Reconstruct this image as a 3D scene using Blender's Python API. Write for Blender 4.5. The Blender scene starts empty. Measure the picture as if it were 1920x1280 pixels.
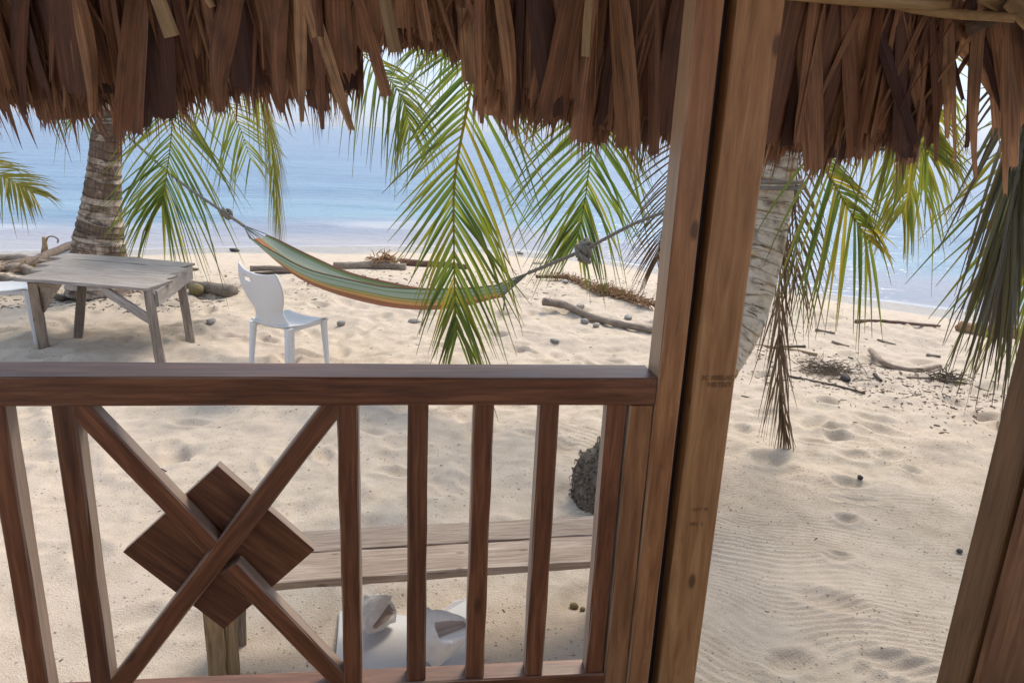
import bpy, bmesh, math, random
import numpy as np
from mathutils import Vector, Matrix, noise as mnoise

random.seed(7)
rng = np.random.default_rng(7)
scene = bpy.context.scene
COL = scene.collection
V = Vector

# ------------------------------------------------------------------ camera
EYE = np.array([0.0, 0.0, 2.3])
FOC = 1368.0                      # focal length in pixels of a 1920 wide frame
_th, _yaw, _roll = math.radians(16.0), math.radians(7.2), math.radians(2.5)
FW = np.array([math.sin(_yaw) * math.cos(_th), math.cos(_yaw) * math.cos(_th), -math.sin(_th)])
_r0 = np.array([math.cos(_yaw), -math.sin(_yaw), 0.0])
_u0 = np.cross(_r0, FW)
RT = _r0 * math.cos(_roll) + _u0 * math.sin(_roll)
UP = -_r0 * math.sin(_roll) + _u0 * math.cos(_roll)
cam_data = bpy.data.cameras.new('camera')
cam_data.sensor_width = 36.0
cam_data.lens = 36.0 * FOC / 1920.0
cam_data.clip_start = 0.02
cam_data.clip_end = 20000.0
cam = bpy.data.objects.new('camera', cam_data)
COL.objects.link(cam)
cam.matrix_world = Matrix(((RT[0], UP[0], -FW[0], EYE[0]), (RT[1], UP[1], -FW[1], EYE[1]),
                           (RT[2], UP[2], -FW[2], EYE[2]), (0, 0, 0, 1)))
scene.camera = cam

# ------------------------------------------------------------------ sky, sun, exposure
SUN_EL, SUN_AZ = math.radians(48), math.radians(32)      # azimuth from +Y towards +X
world = bpy.data.worlds.new('World')
scene.world = world
world.use_nodes = True
wn = world.node_tree
bg = wn.nodes['Background']
sky = wn.nodes.new('ShaderNodeTexSky')
sky.sky_type = 'NISHITA'
sky.sun_disc = False
sky.sun_elevation = SUN_EL
sky.sun_rotation = SUN_AZ
sky.air_density = 1.0
sky.dust_density = 2.0
sky.ozone_density = 2.5
bg.inputs['Strength'].default_value = 0.13
hz = wn.nodes.new('ShaderNodeMix'); hz.data_type = 'RGBA'          # an even veil of high haze over the clear sky
hz.inputs[0].default_value = 0.88
hz.inputs[7].default_value = (1.62, 1.98, 2.58, 1)
wn.links.new(sky.outputs[0], hz.inputs[6]); wn.links.new(hz.outputs[2], bg.inputs['Color'])
sun_data = bpy.data.lights.new('sun', 'SUN')
sun_data.energy = 1.5
sun_data.angle = math.radians(24)
sun_data.color = (1.0, 0.90, 0.76)
sun = bpy.data.objects.new('sun', sun_data)
COL.objects.link(sun)
_sd = V((math.sin(SUN_AZ) * math.cos(SUN_EL), math.cos(SUN_AZ) * math.cos(SUN_EL), math.sin(SUN_EL)))
sun.rotation_euler = _sd.to_track_quat('Z', 'Y').to_euler()
sun.location = (0, 0, 30)
vs = scene.view_settings
vs.view_transform = 'Standard'
vs.look = 'None'
vs.gamma = 1.0
vs.use_curve_mapping = False
vs.exposure = 1.58

# ------------------------------------------------------------------ helpers
def _ray(x, y):
    return FW + RT * (x - 960) / FOC - UP * (y - 640) / FOC
def at_y(x, y, Y):
    d = _ray(x, y); return V(EYE + d * (Y / d[1]))
def at_z(x, y, Z):
    d = _ray(x, y); return V(EYE + d * ((Z - EYE[2]) / d[2]))
def smooth(t):
    t = np.clip(t, 0, 1); return t * t * (3 - 2 * t)
def _hash(ix, iy, seed):
    n = (ix.astype(np.int64) * 374761393 + iy.astype(np.int64) * 668265263 + seed * 1442695041) & 0x7fffffff
    n = ((n ^ (n >> 13)) * 1274126177) & 0x7fffffff
    n = n ^ (n >> 16)
    return (n & 0xffff) / 65535.0
def vnoise(x, y, seed=0):
    xi, yi = np.floor(x), np.floor(y)
    fx, fy = smooth(x - xi), smooth(y - yi)
    a, b = _hash(xi, yi, seed), _hash(xi + 1, yi, seed)
    c, d = _hash(xi, yi + 1, seed), _hash(xi + 1, yi + 1, seed)
    return (a * (1 - fx) + b * fx) * (1 - fy) + (c * (1 - fx) + d * fx) * fy - 0.5
def fbm(x, y, seed=0, octv=3):
    s, a, f = 0, 1.0, 1.0
    for k in range(octv):
        s = s + a * vnoise(x * f, y * f, seed + k * 17); a *= 0.5; f *= 2.03
    return s

WM = {}                                            # world matrix of each object, for parenting
def link(o, parent=None, M=None):
    M = M or Matrix()
    COL.objects.link(o)
    if parent is not None:
        o.parent = parent
        o.matrix_basis = WM[parent.name].inverted() @ M
    else:
        o.matrix_basis = M
    WM[o.name] = M
    return o
def tag(o, label=None, cat=None, group=None, kind=None):
    if label: o['label'] = label
    if cat: o['category'] = cat
    if group: o['group'] = group
    if kind: o['kind'] = kind
    return o
def thing(name, label, cat, loc, group=None):
    o = bpy.data.objects.new(name, None)
    o.empty_display_size = 0.1
    link(o, None, Matrix.Translation(V(loc)))
    return tag(o, label, cat, group)
def mesh_from(name, verts, faces, mat, smooth_shade=False, uv=None, tone=None):
    me = bpy.data.meshes.new(name)
    me.from_pydata([tuple(v) for v in verts], [], faces)
    if mat: me.materials.append(mat)
    if smooth_shade:
        me.polygons.foreach_set('use_smooth', [True] * len(me.polygons))
    if uv is not None:
        lay = me.uv_layers.new(name='UVMap')
        li = np.empty(len(me.loops), dtype=np.int32); me.loops.foreach_get('vertex_index', li)
        lay.data.foreach_set('uv', np.asarray(uv, dtype=np.float32)[li].ravel())
    if tone is not None:
        at = me.color_attributes.new('tone', 'FLOAT_COLOR', 'POINT')
        t = np.ones((len(verts), 4), dtype=np.float32); t[:, :3] = np.asarray(tone)
        at.data.foreach_set('color', t.ravel())
    me.update()
    return me
def put(name, me, parent=None, M=None):
    return link(bpy.data.objects.new(name, me), parent, M)
def put_world(name, verts, faces, mat, parent=None, base=None, **kw):
    """a mesh given in world coordinates, with its origin at base"""
    b = V(base) if base is not None else V(np.mean(np.array([tuple(v) for v in verts]), axis=0))
    me = mesh_from(name, [V(v) - b for v in verts], faces, mat, **kw)
    return put(name, me, parent, Matrix.Translation(b))

def frame_x(p0, p1, up=(0, 0, 1)):
    x = (V(p1) - V(p0)).normalized()
    y = V(up).cross(x)
    if y.length < 1e-5: y = V((0, 1, 0)).cross(x)
    y.normalize(); z = x.cross(y)
    M = Matrix((x, y, z)).transposed().to_4x4()
    M.translation = V(p0)
    return M
def beam_mesh(name, L, w, h, mat, seg=6, jit=0.0012, ch=0.004, taper=1.0, rough_end=0.0, bow=0.0):
    """sawn timber along local X: chamfered section, slightly uneven edges"""
    vs_, fs = [], []
    n = max(2, seg + 1)
    sec = [(-w / 2 + ch, -h / 2), (w / 2 - ch, -h / 2), (w / 2, -h / 2 + ch), (w / 2, h / 2 - ch),
           (w / 2 - ch, h / 2), (-w / 2 + ch, h / 2), (-w / 2, h / 2 - ch), (-w / 2, -h / 2 + ch)]
    for i in range(n):
        t = i / (n - 1)
        k = 1 + (taper - 1) * t
        for (a, b) in sec:
            e = 0
            if i in (0, n - 1) and rough_end: e = random.uniform(-rough_end, rough_end)
            vs_.append((t * L + e, a * k + random.uniform(-jit, jit), b * k + random.uniform(-jit, jit) + bow * math.sin(math.pi * t)))
    for i in range(n - 1):
        for j in range(8):
            a, b = i * 8 + j, i * 8 + (j + 1) % 8
            fs.append((a, a + 8, b + 8, b))
    fs.append(tuple(range(8))); fs.append(tuple(reversed(range((n - 1) * 8, n * 8))))
    return mesh_from(name, vs_, fs, mat)
def beam(name, p0, p1, w, h, mat, parent=None, up=(0, 0, 1), **kw):
    L = (V(p1) - V(p0)).length
    return put(name, beam_mesh(name, L, w, h, mat, **kw), parent, frame_x(p0, p1, up))
def box_beam(name, x0, x1, y0, y1, z0, z1, mat, parent=None, axis=None, **kw):
    d = [x1 - x0, y1 - y0, z1 - z0]
    ax = axis if axis is not None else d.index(max(d))
    c = [(x0 + x1) / 2, (y0 + y1) / 2, (z0 + z1) / 2]
    p0, p1 = list(c), list(c)
    p0[ax], p1[ax] = (x0, y0, z0)[ax], (x1, y1, z1)[ax]
    if ax == 2: return beam(name, p0, p1, d[0], d[1], mat, parent, up=(0, -1, 0), **kw)
    if ax == 0: return beam(name, p0, p1, d[1], d[2], mat, parent, **kw)
    return beam(name, p0, p1, d[0], d[2], mat, parent, **kw)
def tube_geo(pts, radii, k=8, wob=0.0, cap=True):
    """tube through pts with parallel frames"""
    pts = [V(p) for p in pts]
    vs_, fs, uv = [], [], []
    n = len(pts)
    t0 = (pts[1] - pts[0]).normalized()
    a = V((0, 0, 1)).cross(t0)
    if a.length < 0.1: a = V((1, 0, 0)).cross(t0)
    a.normalize()
    s = 0.0
    for i in range(n):
        t = (pts[min(i + 1, n - 1)] - pts[max(i - 1, 0)]).normalized()
        a = (a - t * a.dot(t)).normalized(); b = t.cross(a)
        if i: s += (pts[i] - pts[i - 1]).length
        for j in range(k):
            an = 2 * math.pi * j / k
            r = radii[i] * (1 + random.uniform(-wob, wob))
            vs_.append(pts[i] + (a * math.cos(an) + b * math.sin(an)) * r); uv.append((j / k, s))
    for i in range(n - 1):
        for j in range(k):
            p, q = i * k + j, i * k + (j + 1) % k
            fs.append((p, q, q + k, p + k))
    if cap:
        fs.append(tuple(reversed(range(k)))); fs.append(tuple(range((n - 1) * k, n * k)))
    return vs_, fs, uv
def join(parts):
    vs_, fs = [], []
    for v, f in parts:
        o = len(vs_); vs_ += list(v); fs += [tuple(i + o for i in q) for q in f]
    return vs_, fs
def spline(ctrl, n):
    """Catmull-Rom through ctrl"""
    P = [V(c) for c in ctrl]
    P = [P[0] * 2 - P[1]] + P + [P[-1] * 2 - P[-2]]
    m = len(P) - 3
    out = []
    for i in range(n):
        u = i / (n - 1) * m; k = min(int(u), m - 1); t = u - k
        a, b, c, d = P[k:k + 4]
        out.append(0.5 * ((2 * b) + (c - a) * t + (2 * a - 5 * b + 4 * c - d) * t * t + (3 * b - a - 3 * c + d) * t ** 3))
    return out

# ------------------------------------------------------------------ materials
class NT:
    def __init__(s, name):
        s.m = bpy.data.materials.new(name); s.m.use_nodes = True
        s.t = s.m.node_tree; s.b = s.t.nodes['Principled BSDF']; s.out = s.t.nodes['Material Output']
    def n(s, typ, **kw):
        nd = s.t.nodes.new('ShaderNode' + typ)
        for k, v in kw.items(): setattr(nd, k, v)
        return nd
    def l(s, a, b): s.t.links.new(a, b)
    def tex(s, typ, vec, scale, detail=3, rough=0.55, **kw):
        nd = s.n(typ, **kw)
        nd.inputs['Scale'].default_value = scale
        if typ == 'TexVoronoi': detail = 0
        if 'Detail' in nd.inputs: nd.inputs['Detail'].default_value = detail
        if 'Roughness' in nd.inputs: nd.inputs['Roughness'].default_value = rough
        if vec is not None: s.l(vec, nd.inputs['Vector'])
        return nd
    def ramp(s, fac, stops, interp='LINEAR'):
        nd = s.n('ValToRGB'); cr = nd.color_ramp; cr.interpolation = interp
        while len(cr.elements) < len(stops): cr.elements.new(0.5)
        for e, (p, c) in zip(cr.elements, stops):
            e.position = p; e.color = (c[0], c[1], c[2], 1) if hasattr(c, '__len__') else (c, c, c, 1)
        s.l(fac, nd.inputs[0]); return nd.outputs[0]
    def mix(s, fac, a, b, blend='MIX'):
        nd = s.n('Mix', data_type='RGBA', blend_type=blend)
        for sock, v in ((nd.inputs[0], fac), (nd.inputs[6], a), (nd.inputs[7], b)):
            if isinstance(v, (int, float)): sock.default_value = v
            elif isinstance(v, tuple): sock.default_value = (v[0], v[1], v[2], 1)
            else: s.l(v, sock)
        return nd.outputs[2]
    def math(s, op, a, b=None):
        nd = s.n('Math', operation=op)
        for i, v in enumerate((a, b)):
            if v is None: continue
            if isinstance(v, (int, float)): nd.inputs[i].default_value = v
            else: s.l(v, nd.inputs[i])
        return nd.outputs[0]
    def coord(s, scale=(1, 1, 1), jitter=True, kind='Object'):
        tc = s.n('TexCoord'); v = tc.outputs[kind]
        if jitter:
            oi = s.n('ObjectInfo'); ad = s.n('VectorMath', operation='MULTIPLY_ADD')
            s.l(oi.outputs['Random'], ad.inputs[0]); ad.inputs[1].default_value = (13.7, 7.3, 9.1); s.l(v, ad.inputs[2]); v = ad.outputs[0]
        mp = s.n('Mapping'); mp.inputs['Scale'].default_value = scale; s.l(v, mp.inputs['Vector'])
        return mp.outputs[0]
    def bump(s, h, strength=0.4, dist=0.01):
        nd = s.n('Bump'); nd.inputs['Strength'].default_value = strength; nd.inputs['Distance'].default_value = dist
        s.l(h, nd.inputs['Height']); s.l(nd.outputs[0], s.b.inputs['Normal']); return nd
    def set(s, **kw):
        for k, v in kw.items():
            sock = s.b.inputs[k.replace('_', ' ')]
            if hasattr(v, 'links'): s.l(v, sock)
            elif isinstance(v, tuple): sock.default_value = (v[0], v[1], v[2], 1)
            else: sock.default_value = v
        return s.m

def wood_mat(name, dark, mid, light, rough=(0.4, 0.6), grain=26.0, knots=0.5, blotch=0.35, bump=0.25, pale_side=None):
    k = NT(name)
    v1 = k.coord((2.2, grain * 1.25, grain * 1.25)); v2 = k.coord((1.5, 5, 5)); v3 = k.coord((6, 160, 160)); v4 = k.coord((4, 9, 9))
    g = k.tex('TexNoise', v1, 2.0, 5, 0.65); g.inputs['Distortion'].default_value = 0.5
    f = k.tex('TexNoise', v3, 1.0, 2)
    b = k.tex('TexNoise', v2, 1.6, 3)
    col = k.ramp(g.outputs[0], [(0.33, dark), (0.5, mid), (0.68, light)])
    col = k.mix(k.ramp(b.outputs[0], [(0.35, 0.0), (0.7, blotch)]), col, dark)
    col = k.mix(0.25, col, k.mix(f.outputs[0], (0.25, 0.25, 0.25), (1.3, 1.3, 1.3)), 'MULTIPLY')
    if knots:
        vo = k.tex('TexVoronoi', v4, 1.0)
        kn = k.ramp(vo.outputs['Distance'], [(0.06, knots), (0.11, 0.0)])
        col = k.mix(kn, col, tuple(c * 0.25 for c in dark))
    oi = k.n('ObjectInfo')
    col = k.mix(1.0, col, k.ramp(oi.outputs['Random'], [(0, (0.82, 0.82, 0.84)), (1, (1.15, 1.12, 1.08))]), 'MULTIPLY')
    if pale_side:                                    # faces not turned to the room take a paler colour, level tops only slightly
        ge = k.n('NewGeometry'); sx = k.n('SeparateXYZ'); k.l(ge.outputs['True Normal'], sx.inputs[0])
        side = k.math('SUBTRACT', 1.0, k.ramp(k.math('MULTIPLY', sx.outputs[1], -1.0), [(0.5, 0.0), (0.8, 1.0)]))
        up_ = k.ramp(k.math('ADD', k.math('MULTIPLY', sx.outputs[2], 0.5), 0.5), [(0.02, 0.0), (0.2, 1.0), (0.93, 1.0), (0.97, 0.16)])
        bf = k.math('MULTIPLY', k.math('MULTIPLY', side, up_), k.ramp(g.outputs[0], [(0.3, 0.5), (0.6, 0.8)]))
        col = k.mix(bf, col, pale_side)
    h = k.mix(0.5, g.outputs[0], f.outputs[0])
    k.bump(h, bump, 0.004)
    k.set(Base_Color=col, Roughness=k.ramp(b.outputs[0], [(0.3, rough[0]), (0.7, rough[1])]))
    k.b.inputs['Specular IOR Level'].default_value = 0.4 if rough[0] > .6 else 0.45
    return k.m

M_RAIL = wood_mat('stained_rail_wood', (0.092, 0.031, 0.013), (0.185, 0.067, 0.028), (0.295, 0.122, 0.052), rough=(0.32, 0.5), pale_side=(0.37, 0.295, 0.235))
M_POST = wood_mat('post_wood', (0.250, 0.115, 0.040), (0.390, 0.195, 0.075), (0.520, 0.290, 0.125), grain=20, knots=0.8, rough=(.35, .5))
M_STUD = wood_mat('stud_wood', (0.200, 0.085, 0.032), (0.310, 0.140, 0.056), (0.440, 0.220, 0.095), grain=22, knots=0.8, rough=(.3, .45), pale_side=(0.50, 0.37, 0.25))
M_JAMB = wood_mat('jamb_wood', (0.095, 0.048, 0.019), (0.150, 0.078, 0.032), (0.205, 0.112, 0.048))
M_BOARD = wood_mat('wall_board_wood', (0.12, 0.052, 0.022), (0.20, 0.090, 0.038), (0.28, 0.135, 0.060))
M_DARK = wood_mat('dark_gap_sill_wood', (0.018, 0.010, 0.012), (0.026, 0.015, 0.017), (0.035, 0.02, 0.02), knots=0)
M_GREY = wood_mat('weathered_grey_wood', (0.19, 0.165, 0.150), (0.33, 0.295, 0.265), (0.46, 0.42, 0.385), rough=(0.75, 0.95), grain=34, knots=0.35, blotch=0.5, bump=0.6)
M_BENCH = wood_mat('weathered_bench_wood', (0.19, 0.140, 0.105), (0.31, 0.245, 0.195), (0.43, 0.355, 0.295), rough=(0.75, 0.95), grain=34, knots=0.5, blotch=0.5, bump=0.7)
M_LEG = wood_mat('weathered_leg_wood', (0.16, 0.120, 0.090), (0.29, 0.225, 0.170), (0.41, 0.335, 0.265), rough=(0.75, 0.95), grain=30, knots=0.5, blotch=0.45, bump=0.6)
M_BENCHLEG = wood_mat('bench_leg_wood', (0.16, 0.115, 0.062), (0.30, 0.215, 0.120), (0.42, 0.32, 0.19), rough=(0.8, 0.95), grain=24, knots=0.3, bump=0.6)
M_FLOOR = wood_mat('floor_wood', (0.22, 0.14, 0.08), (0.36, 0.24, 0.14), (0.48, 0.33, 0.20), rough=(.5, .7))
M_POLE = wood_mat('thin_pole_wood', (0.20, 0.13, 0.06), (0.31, 0.21, 0.10), (0.42, 0.30, 0.16), grain=18, knots=0.4)

def drift_mat(name, a, b, c):
    k = NT(name)
    v = k.coord((3, 30, 30)); w = k.coord((2, 2, 2))
    n1 = k.tex('TexNoise', v, 1.6, 5, 0.7); n2 = k.tex('TexNoise', w, 3.0, 4)
    col = k.ramp(n1.outputs[0], [(0.3, a), (0.5, b), (0.72, c)])
    col = k.mix(k.ramp(n2.outputs[0], [(0.4, 0.0), (0.65, 0.6)]), col, a)
    oi = k.n('ObjectInfo')
    col = k.mix(1.0, col, k.ramp(oi.outputs['Random'], [(0, (0.78, 0.78, 0.8)), (1, (1.2, 1.16, 1.1))]), 'MULTIPLY')
    k.bump(n1.outputs[0], 0.7, 0.012)
    return k.set(Base_Color=col, Roughness=0.9)
M_DRIFT = drift_mat('driftwood', (0.13, 0.098, 0.075), (0.27, 0.215, 0.17), (0.43, 0.36, 0.295))
M_DRIFT_D = drift_mat('dark_driftwood', (0.05, 0.036, 0.028), (0.12, 0.085, 0.062), (0.22, 0.165, 0.125))
M_TAN = drift_mat('tan_stalk', (0.22, 0.14, 0.07), (0.36, 0.25, 0.14), (0.50, 0.37, 0.23))
M_REDBARK = drift_mat('red_bark', (0.075, 0.036, 0.026), (0.15, 0.078, 0.055), (0.27, 0.16, 0.115))
M_ORANGE = drift_mat('orange_dry_fibre', (0.20, 0.105, 0.045), (0.34, 0.20, 0.10), (0.48, 0.32, 0.18))
M_FIBRE = drift_mat('root_fibre', (0.035, 0.027, 0.020), (0.135, 0.105, 0.080), (0.36, 0.30, 0.235))
M_STONE = drift_mat('stone', (0.20, 0.185, 0.165), (0.34, 0.315, 0.285), (0.47, 0.44, 0.40))
M_DSTONE = drift_mat('dark_stone', (0.03, 0.027, 0.028), (0.065, 0.055, 0.055), (0.12, 0.10, 0.10))

def leaf_mat(name, stops, tip, transl=0.5, rough=0.45):
    k = NT(name)
    at = k.n('VertexColor', layer_name='tone'); sp = k.n('SeparateColor'); k.l(at.outputs[0], sp.inputs[0])
    oi = k.n('ObjectInfo')
    f = k.math('ADD', sp.outputs[0], k.math('MULTIPLY', k.math('SUBTRACT', oi.outputs['Random'], 0.5), 0.12))
    col = k.ramp(f, stops)
    tipf = k.math('MULTIPLY', k.math('POWER', sp.outputs[1], 2.2), sp.outputs[2])
    col = k.mix(tipf, col, tip)
    k.set(Base_Color=col, Roughness=rough)
    tr = k.n('BsdfTranslucent'); k.l(k.mix(1.0, col, (1.25, 1.3, 0.75), 'MULTIPLY'), tr.inputs[0])
    mx = k.n('MixShader'); mx.inputs[0].default_value = transl
    k.l(k.b.outputs[0], mx.inputs[1]); k.l(tr.outputs[0], mx.inputs[2]); k.l(mx.outputs[0], k.out.inputs[0])
    return k.m
M_LEAF = leaf_mat('palm_leaf_green', [(0.0, (0.055, 0.105, 0.030)), (0.3, (0.110, 0.170, 0.036)), (0.55, (0.22, 0.26, 0.045)),
                                      (0.78, (0.27, 0.24, 0.035)), (1.0, (0.42, 0.33, 0.04))], (0.10, 0.060, 0.028))
M_DRYLEAF = leaf_mat('palm_leaf_dry', [(0.0, (0.075, 0.045, 0.028)), (0.5, (0.155, 0.098, 0.060)), (1.0, (0.27, 0.19, 0.12))], (0.10, 0.06, 0.04), transl=0.15, rough=0.8)
M_DULL = leaf_mat('palm_leaf_dull', [(0.0, (0.075, 0.056, 0.042)), (0.35, (0.110, 0.108, 0.050)), (0.7, (0.18, 0.165, 0.070)), (1.0, (0.28, 0.23, 0.11))], (0.09, 0.06, 0.05), transl=0.3)

def thatch_mat():
    k = NT('dry_thatch_leaf')
    uv = k.n('TexCoord').outputs['UV']
    oi = k.n('ObjectInfo')
    ad = k.n('VectorMath', operation='MULTIPLY_ADD'); k.l(oi.outputs['Random'], ad.inputs[0]); ad.inputs[1].default_value = (31.7, 17.3, 0); k.l(uv, ad.inputs[2])
    mp = k.n('Mapping'); mp.inputs['Scale'].default_value = (13, 0.35, 1); k.l(ad.outputs[0], mp.inputs['Vector'])
    mp2 = k.n('Mapping'); mp2.inputs['Scale'].default_value = (1.6, 0.8, 1); k.l(ad.outputs[0], mp2.inputs['Vector'])
    g = k.tex('TexNoise', mp.outputs[0], 1.0, 3, 0.7); b = k.tex('TexNoise', mp2.outputs[0], 1.2, 4)
    at = k.n('VertexColor', layer_name='tone'); sp = k.n('SeparateColor'); k.l(at.outputs[0], sp.inputs[0])
    base = k.ramp(k.math('FRACT', k.math('ADD', oi.outputs['Random'], sp.outputs[0])), [(0, (0.070, 0.030, 0.026)), (0.25, (0.180, 0.080, 0.048)), (0.6, (0.340, 0.168, 0.090)), (0.9, (0.44, 0.245, 0.130)), (1, (0.54, 0.35, 0.20))])
    col = k.mix(1.0, base, k.ramp(g.outputs[0], [(0.3, 0.45), (0.7, 1.5)]), 'MULTIPLY')
    col = k.mix(k.ramp(b.outputs[0], [(0.45, 0.0), (0.7, 0.55)]), col, (0.040, 0.024, 0.022))
    k.bump(g.outputs[0], 0.8, 0.003)
    k.set(Base_Color=col, Roughness=0.6)
    tr = k.n('BsdfTranslucent'); k.l(col, tr.inputs[0])
    mx = k.n('MixShader'); mx.inputs[0].default_value = 0.22
    k.l(k.b.outputs[0], mx.inputs[1]); k.l(tr.outputs[0], mx.inputs[2]); k.l(mx.outputs[0], k.out.inputs[0])
    return k.m
M_THATCH = thatch_mat()

def sand_mat():
    k = NT('coral_sand')
    tc = k.n('TexCoord').outputs['Object']
    big = k.tex('TexNoise', tc, 0.7, 4); mid = k.tex('TexNoise', tc, 6.0, 5, 0.65); fine = k.tex('TexNoise', tc, 120.0, 3, 0.7)
    grain = k.tex('TexVoronoi', tc, 260.0)
    spk = k.tex('TexVoronoi', tc, 11.0, voronoi_dimensions='2D'); spk2 = k.tex('TexVoronoi', tc, 34.0, voronoi_dimensions='2D'); med = k.tex('TexNoise', tc, 34.0, 4, 0.7)
    col = k.ramp(mid.outputs[0], [(0.3, (0.50, 0.405, 0.305)), (0.5, (0.62, 0.515, 0.400)), (0.7, (0.69, 0.585, 0.465))])
    col = k.mix(k.ramp(big.outputs[0], [(0.35, 0.0), (0.65, 0.5)]), col, (0.60, 0.495, 0.41))
    col = k.mix(0.35, col, k.mix(fine.outputs[0], (0.45, 0.44, 0.42), (1.5, 1.5, 1.5)), 'MULTIPLY')
    # small dark shell and leaf grains lying in the sand
    on = k.ramp(k.tex('TexNoise', tc, 1.9, 2).outputs[0], [(0.36, 0.15), (0.58, 1.0)])
    sp = k.n('SeparateColor'); k.l(spk.outputs['Color'], sp.inputs[0])
    c1 = k.math('MULTIPLY', k.math('LESS_THAN', spk.outputs['Distance'], 0.085), k.math('GREATER_THAN', sp.outputs[0], 0.72))
    sp2 = k.n('SeparateColor'); k.l(spk2.outputs['Color'], sp2.inputs[0])
    c2 = k.math('MULTIPLY', k.math('LESS_THAN', spk2.outputs['Distance'], 0.18), k.math('GREATER_THAN', sp2.outputs[0], 0.86))
    col = k.mix(k.math('MULTIPLY', k.math('MULTIPLY', k.math('MAXIMUM', c1, c2), on), 0.62), col, (0.13, 0.095, 0.065))
    wet = k.n('Attribute', attribute_name='wet')
    col = k.mix(wet.outputs['Fac'], col, (0.40, 0.345, 0.29))
    h = k.mix(0.5, k.mix(0.5, mid.outputs[0], med.outputs[0]), fine.outputs[0])
    k.bump(h, 0.9, 0.03)
    k.set(Base_Color=col, Roughness=k.math('SUBTRACT', 0.95, k.math('MULTIPLY', wet.outputs['Fac'], 0.75)))
    k.b.inputs['Specular IOR Level'].default_value = 0.25
    return k.m
M_SAND = sand_mat()

def sea_mat():
    k = NT('sea_water')
    tc = k.n('TexCoord').outputs['Object']
    sh = k.n('Attribute', attribute_name='shore').outputs['Fac']          # metres seaward of the waterline
    mp = k.n('Mapping'); mp.inputs['Scale'].default_value = (0.28, 1.0, 1.0); mp.inputs['Rotation'].default_value = (0, 0, 0.12); k.l(tc, mp.inputs['Vector'])
    w1 = k.tex('TexNoise', mp.outputs[0], 0.9, 5, 0.6); w2 = k.tex('TexNoise', mp.outputs[0], 0.12, 4, 0.55); w3 = k.tex('TexNoise', mp.outputs[0], 4.5, 3)
    t = k.math('DIVIDE', sh, 160.0)
    col = k.ramp(t, [(0.0, (0.38, 0.335, 0.32)), (0.022, (0.31, 0.295, 0.325)), (0.04, (0.175, 0.285, 0.36)), (0.12, (0.118, 0.215, 0.325)), (0.4, (0.095, 0.172, 0.285)), (1.0, (0.095, 0.165, 0.275))])
    col = k.mix(k.ramp(w2.outputs[0], [(0.42, 0.0), (0.60, 0.6)]), col, (0.058, 0.130, 0.235))
    # foam where a small swell breaks and where the wash ends
    fn = k.tex('TexNoise', mp.outputs[0], 0.55, 5, 0.7)
    s2 = k.math('ADD', sh, k.math('MULTIPLY', k.math('SUBTRACT', fn.outputs[0], 0.5), 3.0))
    f1 = k.ramp(k.math('DIVIDE', s2, 10.0), [(0.33, 0.0), (0.40, 0.38), (0.44, 0.25), (0.52, 0.0)])
    pn = k.tex('TexNoise', tc, 0.16, 2)
    f1 = k.math('MULTIPLY', f1, k.ramp(pn.outputs[0], [(0.48, 0.0), (0.6, 1.0)]))
    s3 = k.math('ADD', sh, k.math('MULTIPLY', k.math('SUBTRACT', fn.outputs[0], 0.5), 0.8))
    f0 = k.ramp(k.math('DIVIDE', s3, 2.0), [(0.05, 0.22), (0.16, 0.0)])
    fo = k.math('MAXIMUM', f1, f0)
    col = k.mix(fo, col, (0.78, 0.78, 0.76))
    h = k.mix(0.35, k.mix(0.25, w1.outputs[0], w3.outputs[0]), w2.outputs[0])
    k.bump(h, 0.8, 0.45)
    k.b.inputs['Specular IOR Level'].default_value = 0.30
    return k.set(Base_Color=col, Roughness=k.math('ADD', 0.22, k.math('MULTIPLY', fo, 0.5)))
M_SEA = sea_mat()

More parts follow.
